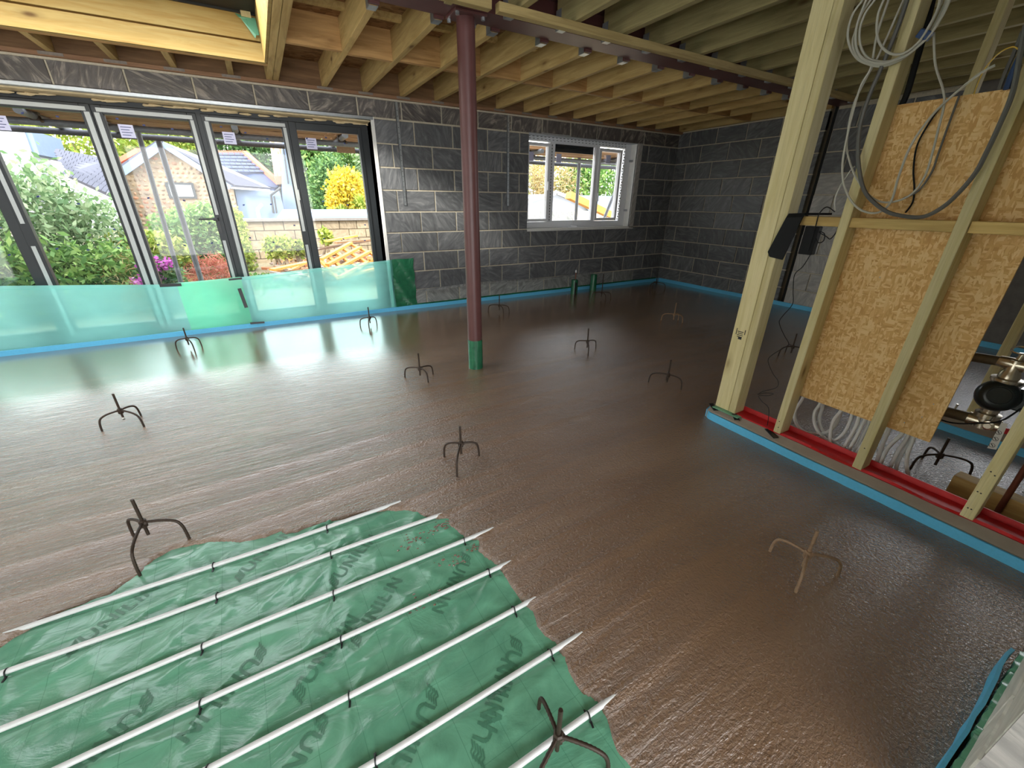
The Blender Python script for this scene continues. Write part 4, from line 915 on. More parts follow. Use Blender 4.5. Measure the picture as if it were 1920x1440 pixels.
# pump and valves
XP = 2.60
def pp(u, v, X=XP): return Vector(at(u, v, 0, X))
e = empty('circulation_pump', tuple(pp(1872, 745))); tag(e, 'black round pump with nickel fittings and valves between the timber studs', 'pump')
c = pp(1870, 742); ax = Vector((-.9, -.22, .32)).normalized()
MB().lathe(c - ax * .03, ax, [(-.05, .045), (-.02, .062), (.02, .068), (.055, .066), (.075, .058), (.082, .04), (.082, .036), (.075, .034), (.075, .001)], 26).build('motor_housing', M_pumpb, e, True)
MB().box(tuple(c + Vector((.0, -.11, -.045))), tuple(c + Vector((.06, -.04, .05)))).build('control_box', M_pumpb, e, bevel=.008)
u1, u2 = pp(1904, 698), pp(1882, 716); l1, l2 = pp(1843, 778), pp(1838, 800)
MB().lathe(c + Vector((.02, .0, .055)), (0, 0, 1), [(0, .044), (.012, .050), (.022, .050), (.026, .034), (.05, .03), (.056, .026), (.105, .026)], 18).build('upper_union', M_brass, e, True)
MB().lathe(c + Vector((.02, .0, -.055)), (0, 0, -1), [(0, .030), (.03, .028), (.034, .042), (.052, .042), (.058, .030), (.105, .030)], 18).build('lower_union', M_brass, e, True)
ut = c + Vector((.02, 0, .14)); lt = c + Vector((.02, 0, -.135))
MB().tube([ut + Vector((0, -.03, 0)), ut + Vector((0, .02, 0)), ut + Vector((0, .05, .002))], [.026, .026, .022], 14).tube([ut, ut + Vector((0, -.005, .05))], .012, 10).build('upper_valve', M_brass, e, True)
hp = ut + Vector((0, -.005, .058)); MB().tube(smooth_path([hp + Vector((0.012 * math.sin(a * 2), .036 * math.cos(a), .010 * math.sin(a) + .004)) + Vector((.022 * math.sin(a), 0, 0)) for a in np.linspace(0, 6.28, 14)], 2), .0035, 6).build('butterfly_handle', M_brass, e, True)
MB().tube([ut + Vector((0, .045, 0)), ut + Vector((0, .17, -.01))], [.019, .021], 12, .0012).build('lagged_pipe', M_lag, e, True)
MB().tube([lt + Vector((0, -.05, 0)), lt + Vector((0, .05, 0))], [.028, .028], 14).lathe(lt + Vector((0, -.02, 0)), (-1, 0, 0), [(0, .02), (.03, .02), (.032, .012), (.04, .012)], 12).build('lower_valve', M_brass, e, True)
MB().tube([lt + Vector((0, .045, 0)), lt + Vector((0, .16, -.008))], [.022, .024], 12, .0014).build('lagged_pipe', M_lag, e, True)
MB().tube([lt + Vector((0, .10, .02)), lt + Vector((0, .10, .045))], .004, 6).build('bleed_screw', M_brass, e)
MB().tube(smooth_path([c + Vector((-.02, -.08, -.02)), c + Vector((-.03, -.05, -.09)), c + Vector((-.02, .0, -.13)), c + Vector((-.01, .10, -.175)), c + Vector((0, .26, -.16))], 6), .0035, 6).build('pump_lead', M_black, e, True)
tg = tag(MB().add([pp(1878, 792, 2.56), pp(1890, 795, 2.56), pp(1868, 843, 2.56), pp(1851, 840, 2.56)], [(0, 1, 2, 3)]).build('paper_tag', M_label), 'white paper tag with small symbols hanging from the lower pump valve', 'tag')
sm = tg.modifiers.new('solid', 'SOLIDIFY'); sm.thickness = .001
mb = MB()
for (u, v) in ((1872, 811), (1866, 823), (1860, 835)):
    p = pp(u, v, 2.557); mb.tube([p + Vector((0, .009 * math.cos(a), .009 * math.sin(a))) for a in np.linspace(0, 6.28, 10)], .0009, 4).bar(p + Vector((0, -.004, -.004)), p + Vector((0, .004, .006)), .002, .002)
mb.build('tag_symbol', M_ink, tg)
tag(MB().bar(tuple(at(1786, 903, 2, .05)), tuple(np.array(at(1786, 903, 2, .05)) + np.array((-.02, -.36, 0))), .075, .10).build('timber_offcut', T_stud_y, bevel=.003), 'brown timber offcut lying on the floor behind the third stud', 'timber')
cp = at(1866, 966, 2, 0); tag(MB().tube([(cp[0], cp[1], -.03), (cp[0], cp[1], .5)], .011, 10).build('copper_pipe', M_copper, None, True), 'thin brown upright pipe behind the third stud at the right edge', 'pipe')
#@@PART4
# ------------------------------------------------------------------ outside: ground, scaffold
M_earth = simple('dry_earth', rgb(120, 110, 84), .9, ns=6, amt=.35, bd=.02)
gx, gy = np.linspace(-30, 45, 76), np.linspace(YB + .31, 75, 72)
def gz(X, Y): return -.28 + .12 * (vnoise(X * .6, Y * .6) - .5) + np.clip(Y - 14, 0, 30) * .004
grd = grid_mesh('ground_outside', gx, gy, gz, M_earth); tag(grd, kind='structure')
M_grass = simple('rough_grass', rgb(120, 140, 70), .9, ns=14, amt=.5, bd=.03)
M_tube = simple('dull_scaffold_tube', rgb(98, 102, 108), .5, .2, 40, .35, .0005)
def scaff(name, p, q, label, r=.030, m=M_tube):
    o = MB().tube([p, q], r, 12).build(name, m, None, True); return tag(o, label, 'scaffold tube', 'scaffold tubes outside')
scaff('scaffold_ledger', (-7, 6.0, 1.895), (9, 6.0, 1.845), 'upper horizontal scaffold tube crossing outside the doors and window')
scaff('scaffold_ledger', (-7, 6.62, 1.885), (9, 6.62, 1.840), 'lower speckled scaffold tube crossing outside the doors and window', m=simple('splashed_tube', rgb(62, 64, 70), .6, .2, 60, .8, .001))
scaff('scaffold_standard', (-.955, 6.4, 2.2), (-1.03, 6.4, -.3), 'left of the two upright scaffold tubes outside the second pane', .0242)
scaff('scaffold_standard', (-.845, 6.66, 1.90), (-.835, 6.66, -.3), 'right, thinner-looking of the two upright scaffold tubes outside the second pane')
scaff('scaffold_standard', (5.02, 6.4, 1.95), (5.03, 6.4, -.3), 'upright scaffold tube seen through the middle window pane')
scaff('scaffold_standard', (6.28, 6.62, 2.3), (6.28, 6.62, -.3), 'upright scaffold tube seen through the right window pane')
scaff('scaffold_brace', (6.22, 6.55, 1.80), (5.55, 6.50, 0.4), 'diagonal scaffold brace seen through the right window pane')
for x, lab in ((-1.62, 'leftmost pane'), (-1.17, 'mullion of the second pane'), (-.055, 'third pane'), (1.03, 'fourth pane'), (3.75, 'left window pane'), (5.55, 'right window pane')):
    scaff('scaffold_transom', (x, 5.66, 1.922), (x, 6.85, 1.922), f'open-ended scaffold cross tube under the boards above the {lab}')
    k = empty('tube_coupler', (x, 6.0, 1.92)); tag(k, f'rusty scaffold coupler above the {lab}', 'clamp', 'scaffold couplers')
    MB().box((x - .035, 5.965, 1.885), (x + .035, 6.035, 1.965)).build('body', M_rebar, k, bevel=.008)
    MB().lathe((x + .03, 5.99, 1.93), (.3, -.6, -.7), [(0, .008), (.06, .008), (.06, .014), (.072, .014)], 8).build('bolt', M_rebar, k)
tag(MB().box((1.05, 6.5, 1.82), (1.28, 6.52, 1.93)).build('hanging_rag', M_rebar2), 'brown scrap hanging from the scaffold above the fourth pane', 'rag')
bd = empty('scaffold_platform', (0, 6.3, 1.97)); tag(bd, 'platform of weathered scaffold boards running past above the doors', 'scaffold boards')
for k in range(5):
    for x0, x1 in ((-7, -3.1), (-3.08, .86), (.88, 4.8), (4.82, 8.8)):
        MB().box((x0 + .1 * (k % 2), 5.74 + k * .155, 1.950 + .004 * (k % 2)), (x1 + .1 * (k % 2), 5.878 + k * .155, 1.992)).build('scaffold_board', T_board, bd)

# ------------------------------------------------------------------ outside: plants
def leafmat(name, c1, c2, c3):
    M, n, b = mat(name, c1, .55, spec=.3); g = node(n, 'ShaderNodeNewGeometry')
    c = ramp(n, g.outputs['Random Per Island'], [(.1, c2), (.5, c1), (.95, c3)]); n.links.new(c, b.inputs['Base Color'])
    t = node(n, 'ShaderNodeBsdfTranslucent'); n.links.new(c, t.inputs[0]); mx = node(n, 'ShaderNodeMixShader'); mx.inputs[0].default_value = .35
    o = n.nodes['Material Output']; n.links.new(b.outputs[0], mx.inputs[1]); n.links.new(t.outputs[0], mx.inputs[2]); n.links.new(mx.outputs[0], o.inputs[0]); return M
L_green = leafmat('fresh_green_leaf', rgb(107, 144, 70), rgb(70, 110, 52), rgb(147, 173, 100))
L_olive = leafmat('silvery_green_leaf', rgb(126, 152, 107), rgb(87, 119, 77), rgb(164, 179, 142))
L_lime = leafmat('lime_leaf', rgb(149, 166, 65), rgb(109, 134, 50), rgb(183, 186, 100))
L_dark = leafmat('deep_green_leaf', rgb(77, 114, 63), rgb(52, 84, 47), rgb(117, 147, 87))
L_yellow = leafmat('yellow_blossom', rgb(204, 181, 50), rgb(173, 147, 38), rgb(214, 198, 100))
L_straw = leafmat('straw_twig', rgb(178, 159, 107), rgb(149, 126, 80), rgb(194, 179, 134))
L_red = leafmat('rusty_red_stem', rgb(174, 102, 82), rgb(144, 77, 62), rgb(191, 131, 109))
L_pink = leafmat('magenta_flower', rgb(186, 87, 173), rgb(159, 62, 151), rgb(199, 126, 189))
M_bark = simple('grey_bark', rgb(138, 122, 102), .8, ns=20, amt=.3, bd=.004)
def leaves(blobs, n, size, m, name, parent, asp=.45, shell=.55, up=0.):
    w = np.array([b[3] * b[4] * b[5] for b in blobs]) ** .67; k = rng.choice(len(blobs), n, p=w / w.sum()); B_ = np.array([b[:6] for b in blobs])[k]
    d = rng.normal(size=(n, 3)); d /= np.linalg.norm(d, axis=1)[:, None]; rad = shell + (1 - shell) * rng.random(n) + .12 * rng.normal(size=n)
    c = B_[:, :3] + d * B_[:, 3:6] * rad[:, None]; c[:, 2] = np.maximum(c[:, 2], -.25)
    a = rng.normal(size=(n, 3)) + np.array([0, 0, up]); a /= np.linalg.norm(a, axis=1)[:, None]; b = np.cross(a, rng.normal(size=(n, 3))); b /= np.linalg.norm(b, axis=1)[:, None]
    s = size * (.6 + .8 * rng.random(n))[:, None]
    V = np.stack([c - a * s, c + b * s * asp, c + a * s, c - b * s * asp], 1).reshape(-1, 3); F = np.arange(4 * n).reshape(-1, 4)
    me = bpy.data.meshes.new(name); me.vertices.add(4 * n); me.vertices.foreach_set('co', V.ravel()); me.loops.add(4 * n); me.loops.foreach_set('vertex_index', F.ravel().astype(np.int32))
    me.polygons.add(n); me.polygons.foreach_set('loop_start', np.arange(0, 4 * n, 4, dtype=np.int32)); me.update(calc_edges=True)
    return tag(link(name, me, m, parent), kind='stuff')
def plant(name, label, cat, blobs, n, size, m, asp=.45, extra=None, stems=5, group=None, up=0.):
    x, y = blobs[0][0], blobs[0][1]; e = empty(name, (x, y, -.28)); tag(e, label, cat, group)
    leaves(blobs, n, size, m, 'foliage', e, asp, up=up); mb = MB(); rs = random.Random(len(label))
    for i in range(stems):
        b = blobs[i % len(blobs)]; mb.tube([(x + rs.uniform(-.2, .2), y + rs.uniform(-.1, .1), -.3), ((x + b[0]) / 2 + rs.uniform(-.1, .1), (y + b[1]) / 2, b[2] * .4), (b[0] + rs.uniform(-.2, .2), b[1], b[2])], [.04 * size / .05, .03 * size / .05, .01], 6)
    mb.build('stem', M_bark, e, True)
    if extra: leaves(*extra[:4], 'blossom', e, extra[4])
    return e
plant('silver_shrub', 'tall pale green shrub with narrow leaves behind the left pane', 'shrub', [(-3.1, 8.6, .75, .9, .7, 1.0), (-2.55, 8.5, 1.0, .5, .5, .75), (-3.9, 8.6, .8, .9, .7, 1.0), (-2.2, 8.8, .75, .5, .5, .6), (-2.75, 8.4, .2, .8, .5, .6)], 11000, .05, L_olive)
plant('leafy_shrub', 'bright green leafy shrub low behind the left panes', 'shrub', [(-2.5, 7.9, .2, .75, .5, .55), (-3.3, 7.8, .25, .8, .5, .6), (-1.95, 8.1, .15, .5, .4, .55), (-4.2, 7.8, .3, .8, .5, .7)], 9000, .05, L_green)
plant('tangled_shrub', 'half bare tangled shrub with grey twigs behind the doors', 'shrub', [(-1.75, 8.0, .05, .5, .4, .5), (-1.45, 7.6, -.05, .5, .35, .35)], 3600, .06, L_straw, .08)
plant('round_bush', 'fresh green bush in front of the stone house, right of the uprights', 'shrub', [(-1.2, 9.4, .55, .55, .5, .55), (-.85, 9.6, .75, .35, .4, .45), (-.95, 9.4, .2, .45, .4, .5)], 8000, .045, L_green)
plant('lime_bush', 'yellow-green bush at the foot of the stone house', 'shrub', [(-1.9, 9.0, .35, .5, .4, .4), (-1.55, 8.8, .45, .4, .4, .32)], 4500, .045, L_lime)
plant('flowering_plant', 'plant with magenta flowers between the scaffold uprights and the mullion', 'flower', [(-1.38, 7.5, .15, .28, .25, .35)], 1400, .04, L_dark, extra=([(-1.38, 7.4, .42, .22, .15, .10), (-1.5, 7.3, .25, .2, .15, .08)], 220, .03, L_pink, .8))
plant('red_stemmed_shrub', 'low shrub of rusty red stems before the old fence boards', 'shrub', [(-.85, 8.4, .1, .42, .35, .32), (-1.05, 8.0, -.1, .45, .3, .25)], 2600, .08, L_red, .07)
plant('climber', 'green climber sprouting over the left end of the garden wall', 'plant', [(-.50, 11.8, .6, .18, .2, .5), (-.55, 11.6, .0, .25, .25, .5)], 2200, .045, L_lime)
for i, (x, y, z, sc) in enumerate(((.33, 10.9, .25, .22), (.08, 11.0, .25, .2), (.62, 11.1, .2, .16), (1.28, 11.4, .42, .16))):
    plant('weed', ['broad leafy weed growing before the garden wall beside the plank', 'thin weed growing left of the broad weed by the garden wall', 'small weed at the mullion below the garden wall', 'small green weed growing in the timber heap'][i], 'plant', [(x, y, z, sc, .15, sc * 1.2)], 420, .055, L_lime, .5, stems=2)
plant('yellow_bush', 'round bush of bright yellow blossom beyond the garden wall', 'shrub', [(2.55, 15.0, 1.45, .62, .5, .75), (2.95, 15.2, 1.1, .6, .5, .8), (2.2, 15, 1.15, .35, .4, .5)], 6500, .055, L_yellow, .6)
def cordyline(x, y, z, n, r, lab):
    e = empty('cordyline_palm', (x, y, -.28)); tag(e, lab, 'palm'); mb = MB(); rs = random.Random(int(x * 100))
    for i in range(n):
        a = rs.uniform(0, 6.28); t = rs.uniform(-.5, 1.3); d = Vector((math.cos(a) * math.cos(t), math.sin(a) * math.cos(t), math.sin(t))) * r * rs.uniform(.7, 1.1); w = Vector((-math.sin(a), math.cos(a), 0)) * .022
        c0 = Vector((x, y, z)); m1 = c0 + d * .6 + Vector((0, 0, .05)); e1 = c0 + d - Vector((0, 0, .08)); o = len(mb.v)
        mb.add([c0 - w, c0 + w, m1 + w, m1 - w, e1], [(0, 1, 2, 3), (3, 2, 4)])
    tag(mb.build('fronds', L_lime, e), kind='stuff'); MB().tube([(x, y, -.3), (x + .05, y, z)], [.09, .06], 8).build('trunk', M_bark, e, True)
cordyline(2.75, 14.2, 1.02, 150, .55, 'spiky palm with pale green fronds before the yellow bush'); cordyline(2.2, 14.4, .86, 90, .38, 'smaller straw-coloured spiky palm left of the spiky palm')
TREES = [('pale green tree filling the gap above the white cottage', [(-11, 46, 5.2, 4.2, 3, 4.2), (-15.5, 47, 5.0, 4, 3, 4)], L_lime), ('olive tree behind the stone house gable', [(-5.8, 50, 4.6, 3.2, 3, 4.4)], L_lime),
         ('dark green tree behind the slate roof', [(-.9, 53, 4.6, 2.6, 3, 4.2), (1.6, 53, 4.4, 2.2, 3, 3.9)], L_dark), ('tall green tree beyond the blue wall', [(4.9, 46, 3.9, 2.3, 2.5, 4.4), (4.2, 46, 6.0, 1.8, 2, 2.2)], L_green),
         ('bright green tree above the yellow bush', [(8.6, 52, 4.8, 3.0, 3, 4.4)], L_green), ('grey-green tree right of the yellow bush', [(12.0, 45, 4.4, 3, 3, 4.0)], L_olive),
         ('dark conifer showing left of the yellow bush', [(3.4, 24, 1.3, 1.1, 1, 1.9)], L_dark)]
for lab, bl, m in TREES: plant('garden_tree', lab, 'tree', bl, 8500, .22 if bl[0][1] > 40 else .10, m, stems=3)
plant('left_hedge', 'hedge of bright leaves outside the leftmost pane', 'hedge', [(-4.6, 9.0, .2, 1.0, .6, .9), (-5.6, 9.2, .4, 1.0, .6, 1.0)], 5200, .06, L_green)
plant('bare_hedge', 'tangle of straw-coloured twigs seen through the middle window pane', 'hedge', [(11.0, 18, 1.9, 1.6, .8, 1.6), (13.0, 18.4, 2.0, 1.6, .8, 1.6)], 5200, .24, L_straw, .05)
plant('lime_hedge', 'bright green hedge seen through the left window pane', 'hedge', [(9.5, 17.6, 2.0, 1.4, .8, 1.7), (11.6, 19.5, 1.9, 3.4, .8, 1.7)], 7000, .09, L_lime)
plant('right_hedge', 'green hedge seen through the right window pane', 'hedge', [(14.8, 18.5, 2.0, 1.5, .8, 1.6), (16.6, 19, 2.0, 1.6, .8, 1.7)], 5200, .11, L_green)
leaves([(x, 9 + (x * 7) % 3, -.3, 1.3, 1.6, .12) for x in (-5, -3.5, -2, -.8)], 5000, .05, L_green, 'ground_cover', None)

# ------------------------------------------------------------------ outside: buildings and walls
M_white = simple('white_lime_wall', rgb(164, 168, 176), .8, ns=5, amt=.06, bd=.004)
M_paleblue = simple('pale_blue_render', rgb(104, 122, 150), .8, ns=5, amt=.12, bd=.006)
M_slate = simple('grey_slate', rgb(66, 68, 80), .6, ns=7, amt=.3, bd=.006, rnd=.3)
M_slate2 = simple('blue_slate', rgb(48, 62, 92), .6, ns=7, amt=.3, bd=.006, rnd=.35)
M_ridge = simple('orange_ridge_tile', rgb(190, 88, 62), .7, ns=7, amt=.15, bd=.004)
M_jointst = simple('pale_lime_joint', rgb(124, 110, 90), .85, ns=5, amt=.15, bd=.006)
def stonemat():
    M, n, b = mat('field_stone', rgb(180, 160, 136), .8); g = node(n, 'ShaderNodeNewGeometry')
    n.links.new(ramp(n, g.outputs['Random Per Island'], [(0, rgb(100, 86, 72)), (.35, rgb(146, 128, 102)), (.7, rgb(122, 102, 82)), (.85, rgb(150, 100, 72)), (1, rgb(166, 150, 124))]), b.inputs['Base Color']); return M
M_stone = stonemat()
def rust_mat():
    M, n, b = mat('rust_streaked_render', rgb(236, 232, 222), .8); f = noise(n, coords(n, (3.2, 1, .35)), 1.4, 4, .6)
    n.links.new(ramp(n, f, [(.48, rgb(196, 190, 178)), (.56, rgb(186, 112, 48)), (.66, rgb(196, 188, 176))]), b.inputs['Base Color']); return M
def poly(u, Y): return [at(a, b, 1, Y) for a, b in u]
Yh = 30
hs_ = empty('stone_house', at(330, 420, 1, Yh)); tag(hs_, 'stone gabled house with a small window beyond the second pane', 'house')
gp = [(303, 272), (437, 352), (449, 410), (462, 470), (262, 470), (226, 330)]
MB().prism(poly(gp, Yh), (0, 7, 0)).build('gable_wall', M_jointst, hs_)
GP = np.array([at(a, b, 1, Yh)[::2] for a, b in gp])
def inside(x, z):
    c = False
    for i in range(len(GP)):
        x1, z1 = GP[i]; x2, z2 = GP[(i + 1) % len(GP)]
        if (z1 > z) != (z2 > z) and x < (x2 - x1) * (z - z1) / (z2 - z1) + x1: c = not c
    return c
mb = MB(); rs = random.Random(2); z = GP[:, 1].min(); row = 0
while z < GP[:, 1].max():
    x = GP[:, 0].min() - .2 * (row % 2)
    while x < GP[:, 0].max():
        w = rs.uniform(.16, .36); h = rs.uniform(.15, .23)
        if inside(x + w / 2, z + .1) and inside(x + .05, z + .22) and inside(x + w - .05, z + .22):
            k = 7; pl = [(x + w / 2 + w * .47 * rs.uniform(.8, 1) * math.cos(2 * math.pi * i / k + .3), Yh + .0, z + h / 2 + h * .5 * rs.uniform(.8, 1) * math.sin(2 * math.pi * i / k + .3)) for i in range(k)]
            c = (x + w / 2, Yh - .07, z + h / 2); mb.add(pl + [c], [(i, (i + 1) % k, k) for i in range(k)])
        x += w + .02
    z += .21; row += 1
tag(mb.build('stone', M_stone, hs_), kind='stuff')
def slab(pl, th, m, name, par): return MB().prism(pl, th).build(name, m, par)
A, B_, C_ = at(303, 264, 1, Yh - .3), at(440, 347, 1, Yh - .3), at(508, 355, 1, Yh + 5)
slab([A, B_, at(508, 352, 1, Yh + .5), at(412, 308, 1, Yh + 6)], (0, .05, -.12), M_slate, 'right_roof_slope', hs_)
MB().bar(at(304, 270, 1, Yh - .35), at(432, 352, 1, Yh - .35), .10, .26).build('verge_board', M_paleblue, hs_)
MB().bar(at(302, 271, 1, Yh - .4), at(222, 328, 1, Yh - .4), .10, .34).build('verge_board', M_paleblue, hs_)
MB().bar(at(301, 264, 1, Yh - .2), at(220, 319, 1, Yh - .2), .30, .16).build('slate_verge', M_slate, hs_)
MB().bar(at(262, 282, 1, Yh + 2), at(219, 306, 1, Yh + 3), .3, .22).build('orange_ridge', M_ridge, hs_)
wx0, wz0 = at(318, 372, 1, Yh)[::2]; wx1, wz1 = at(362, 343, 1, Yh)[::2]
wdw = MB().box((wx0, Yh - .12, wz0), (wx1, Yh - .02, wz1)).build('window', M_dark, hs_)
MB().box((wx0 + .15, Yh - .14, wz0 + .1), (wx1 - .12, Yh - .125, wz1 - .12)).build('pane', simple('sky_painted_pane', rgb(180, 198, 206), .15, ns=3, amt=.2), wdw)  # opaque pane, the sky's reflection is painted in as a pale colour
ex = empty('pale_blue_extension', at(480, 400, 1, Yh)); tag(ex, 'pale blue rendered extension with a bent flue pipe right of the stone house', 'house')
MB().prism(poly([(440, 354), (524, 358), (545, 440), (455, 440)], Yh + .3), (0, 4, 0)).build('wall', M_paleblue, ex)
MB().bar(at(432, 352, 1, Yh - .2), at(506, 357, 1, Yh - .2), .12, .10).build('gutter', M_white, ex)
fp = Yh - .1; MB().tube([at(486, 410, 1, fp), at(483, 392, 1, fp), at(492, 383, 1, fp)], .10, 8).build('flue_pipe', M_bead, ex, True)
MB().tube([at(513, 400, 1, fp), at(508, 366, 1, fp), at(526, 352, 1, fp)], .06, 6).tube([at(519, 400, 1, fp), at(514, 368, 1, fp)], .05, 6).build('drain_pipe', M_dark, ex, True)
sr = empty('slate_roofed_house', at(450, 330, 1, 40)); tag(sr, 'house with a blue slate roof and orange ridge tiles behind the stone house', 'house')
q = [at(395, 288, 1, 41), at(458, 288, 1, 41), at(524, 346, 1, 38), at(500, 372, 1, 36), at(404, 345, 1, 36)]
MB().prism(q, (0, .1, -.1)).build('roof_bed', M_slate2, sr)
MB().prism(poly([(400, 344), (524, 346), (535, 420), (420, 420)], 38.4), (0, 5, 0)).build('wall', M_white, sr)
mb = MB()
for r_ in range(9):
    t = (r_ + .5) / 9; L = np.array(q[0]) * (1 - t) + np.array(q[4]) * t; Rr = np.array(q[1]) * (1 - t) + (np.array(q[2]) * .999 + np.array(q[3]) * .001) * t if t < .62 else np.array(q[2]) * (1 - (t - .62) / .38) + np.array(q[3]) * ((t - .62) / .38)
    n = max(2, int(np.linalg.norm(Rr - L) / .36))
    for i in range(n):
        a = L + (Rr - L) * (i + .04) / n; b = L + (Rr - L) * (i + .96) / n
        mb.bar(a + np.array((0, -.12, .08)), b + np.array((0, -.12, .08)), .3, .03, (0, -.5, .8))
tag(mb.build('slate', M_slate2, sr), kind='stuff')
MB().bar(at(395, 287, 1, 41), at(459, 287, 1, 41), .35, .30).bar(at(458, 287, 1, 40.9), at(524, 345, 1, 37.9), .35, .36).build('ridge_tiles', M_ridge, sr)
st = empty('chimney_stack', at(520, 300, 1, 37)); tag(st, 'tall white chimney stack streaked with orange rust behind the slate roof', 'chimney')
MB().prism(poly([(505, 255), (527, 255), (538, 332), (516, 332)], 37), (0, 1.2, 0)).build('shaft', rust_mat(), st)
MB().prism(poly([(514, 330), (542, 330), (543, 344), (520, 346)], 36.9), (0, 1.4, 0)).build('base_course', M_jointst, st)
tw = empty('pale_blue_house', at(545, 330, 1, 35)); tag(tw, 'tall narrow pale blue house wall beside the rusty chimney', 'house')
MB().prism(poly([(529, 262), (552, 262), (574, 412), (535, 412), (531, 345)], 35), (0, 4, 0)).build('wall', M_paleblue, tw)
MB().tube([at(531, 275, 1, 34.9), at(541, 345, 1, 34.9)], .05, 6).build('drain_pipe', M_dark, tw)
wc = empty('white_cottage', at(170, 380, 1, 28)); tag(wc, 'white cottage with a dark slate roof behind the pale green shrub', 'house')
MB().prism(poly([(95, 300), (130, 324), (215, 364), (250, 470), (120, 470)], 28), (0, 5, 0)).build('wall', M_white, wc)
MB().prism([at(104, 283, 1, 31), at(200, 300, 1, 31), at(222, 372, 1, 27.8), at(124, 326, 1, 27.8)], (0, .1, -.15)).build('roof', M_slate, wc)
mb = MB()
for r_ in range(8):
    t = (r_ + .5) / 8; L = np.array(at(104, 283, 1, 31)) * (1 - t) + np.array(at(124, 326, 1, 27.8)) * t; Rr = np.array(at(200, 300, 1, 31)) * (1 - t) + np.array(at(222, 372, 1, 27.8)) * t
    for i in range(11): mb.bar(L + (Rr - L) * (i + .05) / 11 + np.array((0, -.1, .06)), L + (Rr - L) * (i + .95) / 11 + np.array((0, -.1, .06)), .38, .03, (0, -.5, .8))
tag(mb.build('slate', M_slate, wc), kind='stuff')
wh = empty('white_house', at(20, 280, 1, 33)); tag(wh, 'tall plain white house at the far left beyond the leftmost pane', 'house')
MB().prism(poly([(-40, 236), (44, 243), (62, 292), (72, 420), (20, 420)], 33), (0, 5, 0)).build('wall', M_white, wh)
MB().prism(poly([(44, 243), (58, 244), (74, 290), (62, 292)], 33.05), (0, 4, 0)).build('side_wall', M_paleblue, wh)
# garden wall of buff blocks
M_old_joint = simple('dark_old_joint', rgb(84, 74, 60), .9, ns=9, amt=.3, bd=.004)
gw = empty('garden_wall', (1.4, 12.6, -.3)); tag(gw, 'buff block garden wall with a grey coping beyond the timber heap', 'garden wall')
MB().box((-.62, 12.62, -.3), (4.6, 12.8, .74)).build('joint_backing', M_old_joint, gw)
me_cache = {}
for r_ in range(5):
    z = .74 - (r_ + 1) * .225; x = -.44 + (.225 if r_ % 2 else 0) - .45
    while x < 4.5:
        a = max(x + .008, -.44); b = min(x + .442, 4.58)
        if b - a > .08:
            key = round(b - a, 3)
            if key not in me_cache: me = block_mesh(key, .209).copy(); me.materials.append(M_block_garden); me_cache[key] = me
            o = bpy.data.objects.new('block', me_cache[key]); COL.objects.link(o); o.parent = gw; o.location = (a - 1.4, .0 + rs.uniform(-.006, .006), z + .008 + .3)
        x += .45
MB().box((-.66, 12.52, -.3), (-.44, 12.85, .80)).build('pier', M_jointst, gw)
MB().box((-.70, 12.5, .74), (4.6, 12.85, .80)).build('coping', M_render, gw)
sh = tag(MB().prism([(.35, 12.75, .80), (4.6, 12.75, .80), (4.6, 13.4, .98), (.55, 13.4, .98)], (0, 0, .02)).build('lean_to_roof', M_paleblue), 'low pale blue corrugated roof just behind the garden wall', 'roof')
fb = empty('board_fence', (-1.15, 10.7, -.3)); tag(fb, 'old fence of grey-brown horizontal boards behind the red-stemmed shrub', 'fence')
for k in range(6): MB().box((-1.75, 10.7 + .004 * (k % 2), -.3 + k * .15), (-.55, 10.725 + .004 * (k % 2), -.158 + k * .15)).build('fence_board', T_old, fb)
for x in (-1.6, -.65): MB().box((x, 10.73, -.3), (x + .07, 10.8, .62)).build('fence_post', T_old, fb)
# heap of broken timber
rb = MB(); rs = random.Random(21)
for i in range(420):
    u, v = rs.random(), rs.random(); x = .0 + 3.6 * u; y = 8.6 + 3.2 * v; hgt = .30 * math.exp(-((x - 1.9) / 1.4) ** 2) * (1.2 - .5 * v); z = -.28 + hgt * rs.random() + .1
    a = rs.uniform(0, 3.1); rb.obox((x, y, z), (math.cos(a), math.sin(a), rs.uniform(-.3, .3)), (-math.sin(a), math.cos(a), 0), (0, 0, 1), rs.uniform(.04, .22), rs.uniform(.02, .06), rs.uniform(.01, .035))
def debrismat():
    M, n, b = mat('debris', rgb(210, 180, 140), .8); g = node(n, 'ShaderNodeNewGeometry')
    n.links.new(ramp(n, g.outputs['Random Per Island'], [(0, rgb(150, 84, 54)), (.3, rgb(176, 122, 66)), (.55, rgb(160, 150, 140)), (.8, rgb(120, 86, 62)), (1, rgb(190, 146, 84))]), b.inputs['Base Color']); return M
tag(rb.build('rubble', debrismat()), 'heap of broken timber and rubble before the garden wall', 'rubble', kind='stuff')
pl = empty('timber_lattice', at(650, 480, 1, 9.2)); tag(pl, 'orange batten frame lying tilted on the timber heap', 'timber frame')
a, b, c, d2 = [Vector(at(*p)) for p in ((602, 486, 1, 8.5), (658, 455, 1, 9.8), (712, 480, 1, 9.2), (636, 520, 1, 8.1))]
for t in (0, .33, .66, 1): MB().bar(a.lerp(d2, t), b.lerp(c, t), .075, .045).build('batten', T_new, pl)
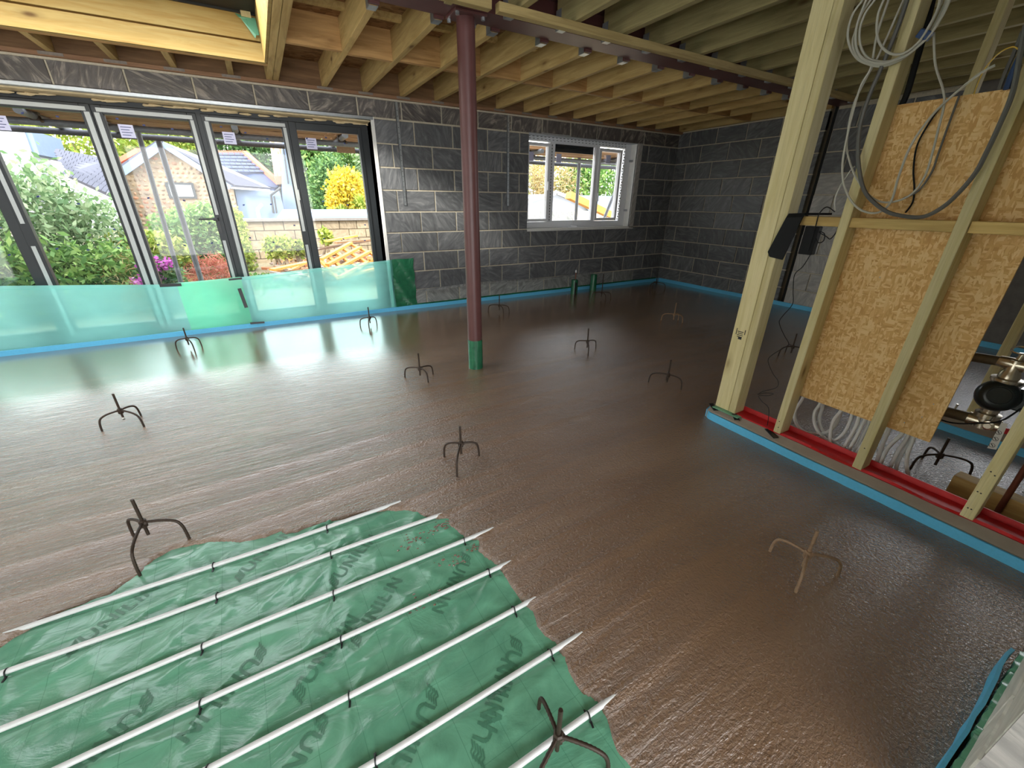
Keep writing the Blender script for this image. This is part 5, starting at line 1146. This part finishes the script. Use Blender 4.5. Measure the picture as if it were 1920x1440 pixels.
for t in (0, .22, .45, .7, 1): MB().bar(a.lerp(b, t) + Vector((0, 0, -.04)), d2.lerp(c, t) + Vector((0, 0, -.04)), .07, .04).build('batten', T_new, pl)
PLK = [((498, 472, 1, 11.6), (570, 466, 1, 11.9), T_old, 'weathered brown plank leaning on the garden wall left of the mullion'), ((592, 468, 1, 11.0), (700, 450, 1, 11.6), T_old, 'weathered brown plank lying across the heap right of the mullion'),
       ((510, 506, 1, 9.2), (576, 492, 1, 9.8), T_new, 'orange batten lying at the left foot of the heap'), ((612, 452, 1, 11.0), (668, 442, 1, 11.4), T_new, 'thin orange batten on the top of the heap'),
       ((630, 455, 1, 10.7), (704, 449, 1, 11.0), T_board, 'reddish board along the top of the heap'), ((640, 520, 1, 8.4), (720, 500, 1, 8.6), T_new, 'orange batten at the front of the heap')]
for p, q_, m, lab in PLK: tag(MB().bar(at(*p), at(*q_), .14, .04).build('plank', m), lab, 'plank', 'planks on the heap')
# seen through the window
bu = empty('white_bungalow', at(1043, 400, 1, 15)); tag(bu, 'low white building with a grey trimmed gable seen through the window', 'building')
MB().prism(poly([(1045, 364), (1135, 402), (1135, 408), (985, 410), (985, 380)], 15), (0, 4, 0)).build('gable', M_white, bu)
MB().prism(poly([(980, 396), (1090, 396), (1085, 450), (978, 450)], 14.9), (0, 3, 0)).build('lower_wall', M_block_low, bu)
MB().bar(at(1043, 361, 1, 14.8), at(1128, 396, 1, 14.8), .12, .14).bar(at(1043, 361, 1, 14.8), at(985, 378, 1, 14.8), .12, .14).build('verge', M_block_low, bu)
MB().prism([at(1085, 366, 1, 17), at(1160, 368, 1, 17), at(1165, 412, 1, 13), at(1120, 405, 1, 13)], (0, .1, -.1)).build('side_roof', M_paleblue, bu)
tag(MB().bar(at(1066, 366, 1, 9.0), at(1146, 404, 1, 9.0), .22, .16).build('timber_beam', T_new), 'thick yellow timber sloping down outside the window', 'timber')
tag(MB().prism(poly([(1078, 396), (1150, 396), (1156, 476), (1078, 476)], 10.5), (0, .1, 0)).build('hoarding', simple('cream_hoarding', rgb(226, 206, 176), .7, ns=7, amt=.2)), 'cream boarding low behind the sloping yellow timber', 'boarding')
